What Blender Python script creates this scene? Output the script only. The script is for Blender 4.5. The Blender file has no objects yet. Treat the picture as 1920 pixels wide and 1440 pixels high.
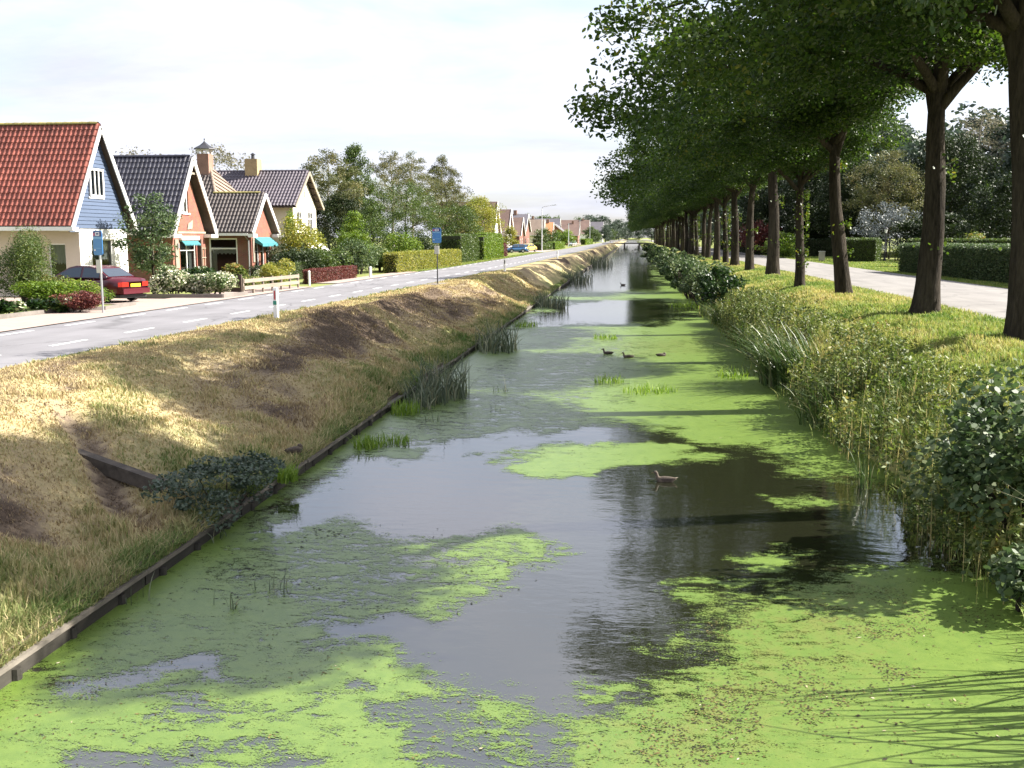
import bpy, math, random
import numpy as np
from mathutils import Vector, Matrix

R = math.radians
scene = bpy.context.scene
col = scene.collection
rnd = random.Random(7)
NG = np.random.default_rng(11)

# ---------------------------------------------------------------- camera, sky, sun, exposure
PITCH = math.atan(275 / 1900.0)
YAW = math.atan(225 * math.cos(PITCH) / 1900.0)
EYE = np.array([0.0, 0.0, 2.5])
cam_d = bpy.data.cameras.new('camera')
cam_d.sensor_width = 36.0
cam_d.lens = 36.0 * 1900 / 1920
cam_d.clip_start = 0.1
cam_d.clip_end = 6000
cam = bpy.data.objects.new('camera', cam_d)
cam.location = EYE
cam.rotation_euler = (math.pi / 2 - PITCH, 0, YAW)
col.objects.link(cam)
scene.camera = cam

SUN_AZ, SUN_EL = R(15), R(36)          # azimuth measured from +X towards +Y
world = bpy.data.worlds.new('World')
scene.world = world
world.use_nodes = True
wt = world.node_tree
for n in list(wt.nodes):
    wt.nodes.remove(n)
wo = wt.nodes.new('ShaderNodeOutputWorld')
bg = wt.nodes.new('ShaderNodeBackground')
sky = wt.nodes.new('ShaderNodeTexSky')
sky.sky_type = 'NISHITA'
sky.sun_disc = False
sky.sun_elevation = SUN_EL
sky.sun_rotation = math.pi / 2 - SUN_AZ
sky.dust_density = 2.0
sky.air_density = 1.0
SKY_STRENGTH = 0.08
skm = wt.nodes.new('ShaderNodeVectorMath'); skm.operation = 'SCALE'
skm.inputs['Scale'].default_value = SKY_STRENGTH
wt.links.new(sky.outputs[0], skm.inputs[0])
tc = wt.nodes.new('ShaderNodeTexCoord')
# thin high cloud veil: direction flattened onto a cloud layer
sep = wt.nodes.new('ShaderNodeSeparateXYZ'); wt.links.new(tc.outputs['Generated'], sep.inputs[0])
mz = wt.nodes.new('ShaderNodeMath'); mz.operation = 'MAXIMUM'; mz.inputs[1].default_value = 0.0
wt.links.new(sep.outputs[2], mz.inputs[0])
az_ = wt.nodes.new('ShaderNodeMath'); az_.operation = 'ADD'; az_.inputs[1].default_value = 0.16
wt.links.new(mz.outputs[0], az_.inputs[0])
dx = wt.nodes.new('ShaderNodeMath'); dx.operation = 'DIVIDE'
dy = wt.nodes.new('ShaderNodeMath'); dy.operation = 'DIVIDE'
wt.links.new(sep.outputs[0], dx.inputs[0]); wt.links.new(az_.outputs[0], dx.inputs[1])
wt.links.new(sep.outputs[1], dy.inputs[0]); wt.links.new(az_.outputs[0], dy.inputs[1])
cmb = wt.nodes.new('ShaderNodeCombineXYZ')
wt.links.new(dx.outputs[0], cmb.inputs[0]); wt.links.new(dy.outputs[0], cmb.inputs[1])
nz = wt.nodes.new('ShaderNodeTexNoise')
nz.inputs['Scale'].default_value = 0.9
nz.inputs['Detail'].default_value = 6
nz.inputs['Roughness'].default_value = 0.55
nz.inputs['Distortion'].default_value = 0.4
wt.links.new(cmb.outputs[0], nz.inputs['Vector'])
cr = wt.nodes.new('ShaderNodeValToRGB')
cr.color_ramp.elements[0].position = 0.36; cr.color_ramp.elements[0].color = (0.35, 0.35, 0.35, 1)
cr.color_ramp.elements[1].position = 0.58; cr.color_ramp.elements[1].color = (0.97, 0.97, 0.97, 1)
wt.links.new(nz.outputs['Fac'], cr.inputs[0])
mixw = wt.nodes.new('ShaderNodeMixRGB')
nz2 = wt.nodes.new('ShaderNodeTexNoise')
nz2.inputs['Scale'].default_value = 0.55; nz2.inputs['Detail'].default_value = 7; nz2.inputs['Roughness'].default_value = 0.6
mpw = wt.nodes.new('ShaderNodeMapping'); mpw.inputs['Location'].default_value = (3.1, 1.7, 0); mpw.inputs['Scale'].default_value = (1.0, 1.8, 1)
wt.links.new(cmb.outputs[0], mpw.inputs[0]); wt.links.new(mpw.outputs[0], nz2.inputs['Vector'])
cr2 = wt.nodes.new('ShaderNodeValToRGB')
cr2.color_ramp.elements[0].position = 0.34; cr2.color_ramp.elements[0].color = (0.25, 0.257, 0.295, 1)
cr2.color_ramp.elements[1].position = 0.60; cr2.color_ramp.elements[1].color = (0.345, 0.352, 0.40, 1)
wt.links.new(nz2.outputs['Fac'], cr2.inputs[0]); wt.links.new(cr2.outputs[0], mixw.inputs[2])
wt.links.new(cr.outputs[0], mixw.inputs[0])
wt.links.new(skm.outputs[0], mixw.inputs[1])
wt.links.new(mixw.outputs[0], bg.inputs[0])
bg.inputs[1].default_value = 1.0
wt.links.new(bg.outputs[0], wo.inputs[0])

sd = bpy.data.lights.new('sun', 'SUN')
sd.energy = 5.0
sd.angle = R(0.5)
sd.color = (1.0, 0.95, 0.86)
sun = bpy.data.objects.new('sun', sd)
sdir = Vector((math.cos(SUN_AZ) * math.cos(SUN_EL), math.sin(SUN_AZ) * math.cos(SUN_EL), math.sin(SUN_EL)))
sun.rotation_euler = sdir.to_track_quat('Z', 'Y').to_euler()
sun.location = (40, 20, 40)
col.objects.link(sun)

vs = scene.view_settings
vs.view_transform = 'Standard'
vs.look = 'None'
vs.gamma = 1.0
vs.use_curve_mapping = False
vs.exposure = 1.78
scene.render.engine = 'CYCLES'
scene.cycles.max_bounces = 6
scene.cycles.transparent_max_bounces = 12
scene.cycles.sample_clamp_indirect = 6.0
scene.cycles.use_denoising = True

# ---------------------------------------------------------------- helpers
_fw = np.array([-math.sin(YAW) * math.cos(PITCH), math.cos(YAW) * math.cos(PITCH), -math.sin(PITCH)])
_rt = np.array([math.cos(YAW), math.sin(YAW), 0.0])
_up = np.cross(_rt, _fw)
def _ray(px, py): return _fw + _rt * (px - 960) / 1900.0 + _up * (720 - py) / 1900.0
def G(px, py, z=0.0):
    d = _ray(px, py); return EYE + d * ((z - EYE[2]) / d[2])
def AX(px, py, X):
    d = _ray(px, py); return EYE + d * (X / d[0])
def AY(px, py, Y):
    d = _ray(px, py); return EYE + d * (Y / d[1])

def _hash(ix, iy, seed):
    h = (ix.astype(np.int64) * 374761393 + iy.astype(np.int64) * 668265263 + seed * 1442695041) & 0xffffffff
    h = ((h ^ (h >> 13)) * 1274126177) & 0xffffffff
    return ((h ^ (h >> 16)) & 0xffff) / 65535.0
def vnoise(x, y, seed=0):
    x = np.asarray(x, float); y = np.asarray(y, float)
    ix = np.floor(x); iy = np.floor(y); fx = x - ix; fy = y - iy
    fx = fx * fx * (3 - 2 * fx); fy = fy * fy * (3 - 2 * fy)
    a = _hash(ix, iy, seed); b = _hash(ix + 1, iy, seed); c = _hash(ix, iy + 1, seed); d = _hash(ix + 1, iy + 1, seed)
    return (a * (1 - fx) + b * fx) * (1 - fy) + (c * (1 - fx) + d * fx) * fy
def fbm(x, y, seed=0, oct=4):
    s = 0; a = 0.5; t = 0
    for i in range(oct):
        s = s + a * vnoise(np.asarray(x) * 2 ** i, np.asarray(y) * 2 ** i, seed + i); t += a; a *= 0.5
    return s / t

def thing(name, label, cat, loc=(0, 0, 0), rotz=0, group=None):
    o = bpy.data.objects.new(name, None)
    o.empty_display_size = 0.2
    col.objects.link(o)
    o.location = loc; o.rotation_euler = (0, 0, rotz)
    o['label'] = label; o['category'] = cat
    if group: o['group'] = group
    return o
def tag(o, label, cat, group=None, kind=None):
    o['label'] = label
    if cat: o['category'] = cat
    if group: o['group'] = group
    if kind: o['kind'] = kind
    return o

def mesh_np(name, V, faces, attrs=None, smooth=False):
    """V (n,3); faces: list of (m,k) int arrays."""
    me = bpy.data.meshes.new(name)
    V = np.asarray(V, np.float32)
    me.vertices.add(len(V))
    me.vertices.foreach_set('co', V.ravel())
    idx = np.concatenate([np.asarray(f, np.int32).ravel() for f in faces])
    cnt = np.concatenate([np.full(len(f), np.asarray(f).shape[1], np.int32) for f in faces])
    st = np.concatenate([[0], np.cumsum(cnt)[:-1]]).astype(np.int32)
    me.loops.add(len(idx)); me.loops.foreach_set('vertex_index', idx)
    me.polygons.add(len(cnt)); me.polygons.foreach_set('loop_start', st)
    me.polygons.foreach_set('loop_total', cnt)
    if smooth:
        me.polygons.foreach_set('use_smooth', np.ones(len(cnt), bool))
    for k, a in (attrs or {}).items():
        at = me.attributes.new(k, 'FLOAT', 'POINT')
        at.data.foreach_set('value', np.asarray(a, np.float32))
    me.update(calc_edges=True)
    me.validate()
    return me
def link(name, me, mat=None, parent=None, loc=(0, 0, 0), kind=None):
    o = bpy.data.objects.new(name, me)
    col.objects.link(o)
    if mat is not None and not me.materials: me.materials.append(mat)
    if parent is not None: o.parent = parent
    o.location = loc
    if kind: o['kind'] = kind
    return o

class MB:
    """collects simple shapes; build() links ONE mesh object (vertices given in world or local space, origin subtracted)"""
    def __init__(s): s.v = []; s.f = []
    def poly(s, pts):
        n = len(s.v); s.v += [tuple(p) for p in pts]; s.f.append(tuple(range(n, n + len(pts)))); return s
    def box(s, x0, y0, z0, x1, y1, z1):
        n = len(s.v)
        s.v += [(x0, y0, z0), (x1, y0, z0), (x1, y1, z0), (x0, y1, z0), (x0, y0, z1), (x1, y0, z1), (x1, y1, z1), (x0, y1, z1)]
        s.f += [(n, n+3, n+2, n+1), (n+4, n+5, n+6, n+7), (n, n+1, n+5, n+4), (n+1, n+2, n+6, n+5), (n+2, n+3, n+7, n+6), (n+3, n, n+4, n+7)]
        return s
    def bar(s, a, b, w, h, up=(0, 0, 1)):
        """box beam from a to b, width w (sideways), height h (along up)"""
        a = Vector(a); b = Vector(b); d = (b - a).normalized(); u = Vector(up)
        sd_ = d.cross(u).normalized() * (w / 2); u = sd_.cross(d).normalized() * (h / 2)
        n = len(s.v)
        for p in (a, b):
            for q in (-sd_ - u, sd_ - u, sd_ + u, -sd_ + u): s.v.append(tuple(p + q))
        s.f += [(n, n+1, n+2, n+3), (n+7, n+6, n+5, n+4)] + [(n+i, n+4+i, n+4+(i+1) % 4, n+(i+1) % 4) for i in range(4)]
        return s
    def prism(s, poly, d):
        """extrude planar polygon by vector d"""
        n = len(s.v); k = len(poly); d = Vector(d)
        s.v += [tuple(p) for p in poly] + [tuple(Vector(p) + d) for p in poly]
        s.f += [tuple(range(n, n + k)), tuple(range(n + 2 * k - 1, n + k - 1, -1))]
        s.f += [(n + i, n + k + i, n + k + (i + 1) % k, n + (i + 1) % k) for i in range(k)]
        return s
    def tube(s, pts, rad, k=8, cap=True, flat=1.0):
        pts = [Vector(p) for p in pts]; n0 = len(s.v)
        if not hasattr(rad, '__len__'): rad = [rad] * len(pts)
        side = None
        for i, p in enumerate(pts):
            d = (pts[min(i + 1, len(pts) - 1)] - pts[max(i - 1, 0)]).normalized()
            if side is None:
                side = d.cross(Vector((0.3, 1, 0.2)))
                if side.length < 0.1: side = d.cross(Vector((1, 0, 0)))
            side = (side - d * side.dot(d)).normalized(); o2 = d.cross(side)
            for j in range(k):
                a = 2 * math.pi * j / k
                s.v.append(tuple(p + (side * math.cos(a) + o2 * math.sin(a) * flat) * rad[i]))
        for i in range(len(pts) - 1):
            for j in range(k):
                a = n0 + i * k + j; b = n0 + i * k + (j + 1) % k
                s.f.append((a, b, b + k, a + k))
        if cap:
            s.f.append(tuple(n0 + j for j in reversed(range(k))))
            s.f.append(tuple(n0 + (len(pts) - 1) * k + j for j in range(k)))
        return s
    def lathe(s, c, prof, k=12):
        """prof: list of (r, z) around vertical axis at c"""
        n0 = len(s.v)
        for r, z in prof:
            for j in range(k):
                a = 2 * math.pi * j / k
                s.v.append((c[0] + r * math.cos(a), c[1] + r * math.sin(a), c[2] + z))
        for i in range(len(prof) - 1):
            for j in range(k):
                a = n0 + i * k + j; b = n0 + i * k + (j + 1) % k
                s.f.append((a, b, b + k, a + k))
        s.f.append(tuple(n0 + j for j in reversed(range(k)))); s.f.append(tuple(n0 + (len(prof) - 1) * k + j for j in range(k)))
        return s
    def mesh(s, name, org=(0, 0, 0), smooth=False):
        me = bpy.data.meshes.new(name)
        me.from_pydata([(a - org[0], b - org[1], c - org[2]) for a, b, c in s.v], [], s.f)
        if smooth: me.polygons.foreach_set('use_smooth', [True] * len(me.polygons))
        me.update(); return me
    def build(s, name, mat, parent=None, org=(0, 0, 0), smooth=False, kind=None):
        return link(name, s.mesh(name, org, smooth), mat, parent, kind=kind)

# ---------------------------------------------------------------- materials
MATS = {}
def nodes(name):
    m = bpy.data.materials.new(name); m.use_nodes = True
    t = m.node_tree
    for n in list(t.nodes): t.nodes.remove(n)
    o = t.nodes.new('ShaderNodeOutputMaterial')
    p = t.nodes.new('ShaderNodeBsdfPrincipled')
    t.links.new(p.outputs[0], o.inputs[0])
    MATS[name] = m
    return m, t, p, o
def N(t, typ, **kw):
    n = t.nodes.new('ShaderNode' + typ)
    for k, v in kw.items():
        if k in n.inputs: n.inputs[k].default_value = v
        else: setattr(n, k, v)
    return n
def c4(c): return (c[0], c[1], c[2], 1)
def plain(name, c, rough=0.7, var=0.12, scale=6.0, bump=0.0, metal=0.0, spec=0.5, stretch=None, coat=0.0, bdist=0.02):
    """colour with noise variation (fine + broad) and optional bump"""
    m, t, p, o = nodes(name)
    g = N(t, 'NewGeometry')
    vec = g.outputs['Position']
    if stretch:
        mp = N(t, 'Mapping'); mp.inputs['Scale'].default_value = stretch
        t.links.new(vec, mp.inputs[0]); vec = mp.outputs[0]
    n1 = N(t, 'TexNoise', Scale=scale, Detail=5.0, Roughness=0.65)
    n2 = N(t, 'TexNoise', Scale=scale * 0.13, Detail=3.0)
    t.links.new(vec, n1.inputs['Vector']); t.links.new(vec, n2.inputs['Vector'])
    ad = N(t, 'Math', operation='ADD'); t.links.new(n1.outputs['Fac'], ad.inputs[0]); t.links.new(n2.outputs['Fac'], ad.inputs[1])
    mr = N(t, 'MapRange'); mr.inputs['From Min'].default_value = 0.6; mr.inputs['From Max'].default_value = 1.4
    t.links.new(ad.outputs[0], mr.inputs[0])
    mx = N(t, 'MixRGB'); mx.inputs[1].default_value = c4([x * (1 - var * 1.6) for x in c]); mx.inputs[2].default_value = c4([min(1, x * (1 + var * 1.2)) for x in c])
    t.links.new(mr.outputs[0], mx.inputs[0]); t.links.new(mx.outputs[0], p.inputs['Base Color'])
    p.inputs['Roughness'].default_value = rough; p.inputs['Metallic'].default_value = metal
    p.inputs['Specular IOR Level'].default_value = spec
    if coat: p.inputs['Coat Weight'].default_value = coat
    if bump:
        b = N(t, 'Bump', Strength=bump, Distance=bdist); t.links.new(n1.outputs['Fac'], b.inputs['Height']); t.links.new(b.outputs[0], p.inputs['Normal'])
    return m
def tinted(name, stops, rough=0.6, transl=0.3, spec=0.3, extra=None):
    """leaf / blade material: colour from the per-leaf attribute 'tint' (0..1) through a ramp, part translucent"""
    m, t, p, o = nodes(name)
    a = N(t, 'Attribute', attribute_name='tint')
    r = N(t, 'ValToRGB')
    el = r.color_ramp.elements
    while len(el) < len(stops): el.new(0.5)
    for e, (ps, c) in zip(el, stops): e.position = ps; e.color = c4(c)
    t.links.new(a.outputs['Fac'], r.inputs[0]); t.links.new(r.outputs[0], p.inputs['Base Color'])
    p.inputs['Roughness'].default_value = rough; p.inputs['Specular IOR Level'].default_value = spec
    if transl:
        tr = N(t, 'BsdfTranslucent')
        hs = N(t, 'HueSaturation', Saturation=1.15, Value=1.25); t.links.new(r.outputs[0], hs.inputs['Color']); t.links.new(hs.outputs[0], tr.inputs[0])
        ms = N(t, 'MixShader', Fac=transl); t.links.new(p.outputs[0], ms.inputs[1]); t.links.new(tr.outputs[0], ms.inputs[2]); t.links.new(ms.outputs[0], o.inputs[0])
    return m

M = MATS
plain('trunk_bark', (0.046, 0.038, 0.029), 0.95, 0.6, 16, 1.0, stretch=(1, 1, 0.16), spec=0.1, bdist=0.07)
plain('pale_bark', (0.30, 0.27, 0.23), 0.9, 0.3, 8, 0.5, spec=0.1)
plain('white_paint', (0.78, 0.77, 0.74), 0.45, 0.05, 5)
plain('cream_render', (0.66, 0.56, 0.46), 0.9, 0.05, 14, 0.15)
plain('white_render', (0.80, 0.78, 0.74), 0.9, 0.04, 14, 0.15)
plain('pale_render', (0.72, 0.66, 0.50), 0.9, 0.07, 10, 0.2)
plain('blue_board', (0.062, 0.088, 0.145), 0.55, 0.10, 20, 0.15, stretch=(1, 0.15, 1))
plain('red_tile', (0.225, 0.062, 0.043), 0.75, 0.38, 5, 0.1)
plain('dark_tile', (0.036, 0.036, 0.052), 0.34, 0.4, 5, 0.05, spec=0.55)
plain('brown_tile', (0.068, 0.053, 0.047), 0.55, 0.42, 5, 0.1)
plain('plum_tile', (0.085, 0.07, 0.085), 0.5, 0.25, 5, 0.1)
plain('hip_tile', (0.23, 0.17, 0.13), 0.7, 0.2, 6, 0.1)
plain('moss_tile', (0.28, 0.24, 0.08), 0.9, 0.4, 10, 0.2)
plain('far_tile', (0.15, 0.095, 0.075), 0.7, 0.25, 3)
plain('orange_tile', (0.45, 0.19, 0.08), 0.7, 0.2, 3)
plain('grey_tile', (0.12, 0.11, 0.125), 0.6, 0.2, 3)
plain('wood_grey', (0.24, 0.20, 0.155), 0.85, 0.3, 9, 0.3, stretch=(1, 0.2, 1))
plain('wood_dark', (0.075, 0.052, 0.038), 0.85, 0.3, 9, 0.3)
plain('shaded_timber', (0.035, 0.03, 0.023), 0.8, 0.5, 7, 0.6, stretch=(1, 0.3, 1))  # edging face timber, darkened so its colour carries the tree shade
plain('drain_timber', (0.085, 0.07, 0.055), 0.95, 0.5, 7, 0.6)
plain('old_timber', (0.17, 0.148, 0.122), 0.95, 0.5, 7, 0.6, stretch=(1, 0.3, 1))
plain('galvanised', (0.42, 0.43, 0.44), 0.4, 0.1, 10, metal=0.6)
plain('dark_metal', (0.03, 0.03, 0.035), 0.5, 0.1)
plain('sign_blue', (0.035, 0.17, 0.42), 0.35, 0.04, coat=0.3)
plain('sign_navy', (0.03, 0.035, 0.16), 0.35, 0.04)
plain('sign_white', (0.75, 0.76, 0.78), 0.4, 0.03)
plain('sign_line', (0.14, 0.32, 0.52), 0.4, 0.03)
plain('sign_rose', (0.40, 0.08, 0.16), 0.4, 0.03)
plain('timetable', (0.50, 0.49, 0.43), 0.4, 0.08)
plain('post_red', (0.45, 0.04, 0.05), 0.45, 0.05)
plain('post_green', (0.02, 0.22, 0.15), 0.45, 0.05)
plain('awning_teal', (0.04, 0.19, 0.21), 0.8, 0.1)
plain('awning_pale', (0.55, 0.62, 0.60), 0.8, 0.05)
plain('curtain', (0.66, 0.65, 0.62), 0.9, 0.08, 20)
plain('blind', (0.60, 0.57, 0.50), 0.9, 0.05, 12)
plain('brown_door', (0.10, 0.05, 0.04), 0.5, 0.1)
plain('interior', (0.06, 0.05, 0.045), 0.95, 0.1)
plain('chimney_brick', (0.26, 0.15, 0.11), 0.9, 0.2, 12, 0.3)
plain('chimney_yellow', (0.36, 0.27, 0.14), 0.9, 0.2, 12, 0.3)
plain('concrete', (0.34, 0.32, 0.29), 0.9, 0.15, 8, 0.2)
plain('car_red', (0.075, 0.005, 0.012), 0.3, 0.04, 3, coat=0.3)
plain('car_blue', (0.035, 0.10, 0.22), 0.25, 0.04, 3, coat=0.8)
plain('car_yellow', (0.62, 0.47, 0.10), 0.25, 0.04, 3, coat=0.8)
plain('car_silver', (0.45, 0.50, 0.56), 0.25, 0.04, 3, coat=0.8)
plain('car_glass', (0.035, 0.045, 0.06), 0.05, 0.05, spec=0.9)
plain('tyre', (0.015, 0.015, 0.016), 0.85, 0.1)
plain('rim', (0.45, 0.46, 0.47), 0.3, 0.05, metal=0.8)
plain('lamp_red', (0.35, 0.02, 0.012), 0.2, 0.05)
plain('lamp_clear', (0.75, 0.74, 0.70), 0.15, 0.05)
plain('plate_yellow', (0.78, 0.58, 0.03), 0.4, 0.03)
plain('plastic_black', (0.02, 0.02, 0.022), 0.6, 0.1)
plain('duck_brown', (0.085, 0.064, 0.045), 0.8, 0.5, 40)
plain('duck_dark', (0.055, 0.038, 0.028), 0.8, 0.5, 40)
plain('duck_bill', (0.10, 0.08, 0.03), 0.5, 0.2)
plain('duck_pale', (0.45, 0.38, 0.28), 0.8, 0.2, 40)
plain('wood_pale', (0.30, 0.255, 0.19), 0.85, 0.2, 9, 0.2)
plain('stone_dark', (0.09, 0.085, 0.075), 0.9, 0.3, 8, 0.4)
plain('soil', (0.10, 0.075, 0.055), 0.95, 0.3, 6, 0.5)
plain('road_paint', (0.62, 0.62, 0.62), 0.7, 0.14, 14)
plain('kerb', (0.16, 0.14, 0.125), 0.9, 0.2, 8, 0.2)
plain('lamp_grey', (0.50, 0.52, 0.53), 0.5, 0.05)

def brick(name, c1, c2, mortar, scale=1.0):
    m, t, p, o = nodes(name)
    g = N(t, 'NewGeometry'); sx = N(t, 'SeparateXYZ'); t.links.new(g.outputs['Position'], sx.inputs[0])
    ad = N(t, 'Math', operation='ADD'); t.links.new(sx.outputs[0], ad.inputs[0]); t.links.new(sx.outputs[1], ad.inputs[1])
    cb = N(t, 'CombineXYZ'); t.links.new(ad.outputs[0], cb.inputs[0]); t.links.new(sx.outputs[2], cb.inputs[1])
    b = N(t, 'TexBrick', Scale=scale)
    b.inputs['Color1'].default_value = c4(c1); b.inputs['Color2'].default_value = c4(c2); b.inputs['Mortar'].default_value = c4(mortar)
    b.inputs['Brick Width'].default_value = 0.22; b.inputs['Row Height'].default_value = 0.065; b.inputs['Mortar Size'].default_value = 0.008
    t.links.new(cb.outputs[0], b.inputs['Vector'])
    n = N(t, 'TexNoise', Scale=3.0, Detail=4.0); t.links.new(g.outputs['Position'], n.inputs['Vector'])
    mx = N(t, 'MixRGB', blend_type='MULTIPLY', Fac=0.5); t.links.new(b.outputs[0], mx.inputs[1]); t.links.new(n.outputs['Color'], mx.inputs[2])
    hs = N(t, 'HueSaturation', Value=1.35); t.links.new(mx.outputs[0], hs.inputs['Color']); t.links.new(hs.outputs[0], p.inputs['Base Color'])
    p.inputs['Roughness'].default_value = 0.9
    bp = N(t, 'Bump', Strength=0.4, Distance=0.01); t.links.new(b.outputs['Fac'], bp.inputs['Height']); bp.invert = True; t.links.new(bp.outputs[0], p.inputs['Normal'])
    return m
brick('red_brick', (0.26, 0.085, 0.052), (0.20, 0.066, 0.042), (0.20, 0.125, 0.095))
brick('dark_brick', (0.20, 0.075, 0.05), (0.15, 0.055, 0.04), (0.17, 0.12, 0.10))
brick('garden_brick', (0.24, 0.08, 0.055), (0.17, 0.055, 0.04), (0.16, 0.10, 0.08))

def glass():
    m, t, p, o = nodes('window_glass')
    gl = N(t, 'BsdfGlossy', Roughness=0.02); tr = N(t, 'BsdfTransparent'); tr.inputs[0].default_value = (0.55, 0.6, 0.6, 1)
    fr = N(t, 'Fresnel', IOR=1.6); ms = N(t, 'MixShader')
    t.links.new(fr.outputs[0], ms.inputs[0]); t.links.new(tr.outputs[0], ms.inputs[1]); t.links.new(gl.outputs[0], ms.inputs[2]); t.links.new(ms.outputs[0], o.inputs[0])
glass()

def asphalt(name, c, warm=1.0):
    m, t, p, o = nodes(name)
    g = N(t, 'NewGeometry')
    n1 = N(t, 'TexNoise', Scale=90.0, Detail=3.0); n2 = N(t, 'TexNoise', Scale=0.5, Detail=5.0, Roughness=0.6)
    mp = N(t, 'Mapping'); mp.inputs['Scale'].default_value = (1.3, 0.12, 1)
    n3 = N(t, 'TexNoise', Scale=1.1, Detail=4.0)
    t.links.new(g.outputs['Position'], n1.inputs['Vector']); t.links.new(g.outputs['Position'], n2.inputs['Vector'])
    t.links.new(g.outputs['Position'], mp.inputs[0]); t.links.new(mp.outputs[0], n3.inputs['Vector'])
    a1 = N(t, 'Math', operation='ADD'); t.links.new(n2.outputs['Fac'], a1.inputs[0]); t.links.new(n3.outputs['Fac'], a1.inputs[1])
    a2 = N(t, 'MixRGB', Fac=0.35); t.links.new(a1.outputs[0], a2.inputs[1]); t.links.new(n1.outputs['Fac'], a2.inputs[2])
    mr = N(t, 'MapRange'); mr.inputs['From Min'].default_value = 0.5; mr.inputs['From Max'].default_value = 1.2; mr.inputs['To Min'].default_value = 0.62; mr.inputs['To Max'].default_value = 1.3
    t.links.new(a2.outputs[0], mr.inputs[0])
    sc_ = N(t, 'VectorMath', operation='SCALE'); sc_.inputs[0].default_value = c
    wn = N(t, 'TexNoise', Scale=0.8, Detail=4.0); t.links.new(g.outputs['Position'], wn.inputs['Vector'])
    wv = N(t, 'VectorMath', operation='MULTIPLY_ADD'); wv.inputs[1].default_value = (1.6, 1.6, 0); t.links.new(wn.outputs['Color'], wv.inputs[0]); t.links.new(g.outputs['Position'], wv.inputs[2])
    vo = N(t, 'TexVoronoi', feature='DISTANCE_TO_EDGE', Scale=0.22); t.links.new(wv.outputs[0], vo.inputs['Vector'])
    ck = N(t, 'MapRange'); ck.inputs['From Min'].default_value = 0.0; ck.inputs['From Max'].default_value = 0.012; ck.inputs['To Min'].default_value = 0.6; ck.inputs['To Max'].default_value = 1.0; t.links.new(vo.outputs['Distance'], ck.inputs[0])
    mu = N(t, 'Math', operation='MULTIPLY'); t.links.new(mr.outputs[0], mu.inputs[0]); t.links.new(ck.outputs[0], mu.inputs[1])
    t.links.new(mu.outputs[0], sc_.inputs['Scale']); t.links.new(sc_.outputs[0], p.inputs['Base Color'])
    p.inputs['Roughness'].default_value = 0.9
    b = N(t, 'Bump', Strength=0.35, Distance=0.006); t.links.new(n1.outputs['Fac'], b.inputs['Height']); t.links.new(b.outputs[0], p.inputs['Normal'])
asphalt('asphalt', (0.175, 0.17, 0.18))
asphalt('asphalt_pale', (0.205, 0.192, 0.18))
def paving():
    m, t, p, o = nodes('brick_paving')
    g = N(t, 'NewGeometry')
    b = N(t, 'TexBrick', Scale=1.0); b.inputs['Brick Width'].default_value = 0.2; b.inputs['Row Height'].default_value = 0.1; b.inputs['Mortar Size'].default_value = 0.006
    b.inputs['Color1'].default_value = (0.36, 0.26, 0.23, 1); b.inputs['Color2'].default_value = (0.30, 0.20, 0.175, 1); b.inputs['Mortar'].default_value = (0.16, 0.13, 0.11, 1)
    n = N(t, 'TexNoise', Scale=1.4, Detail=5.0); t.links.new(g.outputs['Position'], n.inputs['Vector']); t.links.new(g.outputs['Position'], b.inputs['Vector'])
    mx = N(t, 'MixRGB', Fac=0.45); mx.inputs[2].default_value = (0.33, 0.27, 0.235, 1); t.links.new(b.outputs[0], mx.inputs[1]); t.links.new(n.outputs['Fac'], mx.inputs[0]); t.links.new(mx.outputs[0], p.inputs['Base Color'])
    p.inputs['Roughness'].default_value = 0.9
paving()

def ground_mat(name, stops, bump=0.6):
    """turf: attribute 'green' (painted from the same field as the blades) + noise through a colour ramp"""
    m, t, p, o = nodes(name)
    g = N(t, 'NewGeometry'); a = N(t, 'Attribute', attribute_name='green')
    n1 = N(t, 'TexNoise', Scale=14.0, Detail=6.0, Roughness=0.7); n2 = N(t, 'TexNoise', Scale=1.6, Detail=4.0)
    t.links.new(g.outputs['Position'], n1.inputs['Vector']); t.links.new(g.outputs['Position'], n2.inputs['Vector'])
    x = N(t, 'Math', operation='MULTIPLY_ADD'); x.inputs[1].default_value = 0.5; x.inputs[2].default_value = -0.25; t.links.new(n1.outputs['Fac'], x.inputs[0])
    y = N(t, 'Math', operation='MULTIPLY_ADD'); y.inputs[1].default_value = 0.4; t.links.new(n2.outputs['Fac'], y.inputs[0]); t.links.new(x.outputs[0], y.inputs[2])
    z = N(t, 'Math', operation='ADD'); t.links.new(y.outputs[0], z.inputs[0]); t.links.new(a.outputs['Fac'], z.inputs[1])
    s = N(t, 'Math', operation='SUBTRACT'); s.inputs[1].default_value = 0.2; t.links.new(z.outputs[0], s.inputs[0])
    r = N(t, 'ValToRGB'); el = r.color_ramp.elements
    while len(el) < len(stops): el.new(0.5)
    for e, (ps, c) in zip(el, stops): e.position = ps; e.color = c4(c)
    t.links.new(s.outputs[0], r.inputs[0]); t.links.new(r.outputs[0], p.inputs['Base Color'])
    p.inputs['Roughness'].default_value = 1.0; p.inputs['Specular IOR Level'].default_value = 0.05
    b = N(t, 'Bump', Strength=bump, Distance=0.05); t.links.new(n1.outputs['Fac'], b.inputs['Height']); t.links.new(b.outputs[0], p.inputs['Normal'])
DRY = [(0.0, (0.08, 0.06, 0.045)), (0.2, (0.20, 0.155, 0.11)), (0.45, (0.37, 0.30, 0.165)), (0.7, (0.24, 0.235, 0.11)), (1.0, (0.10, 0.14, 0.045))]
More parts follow.
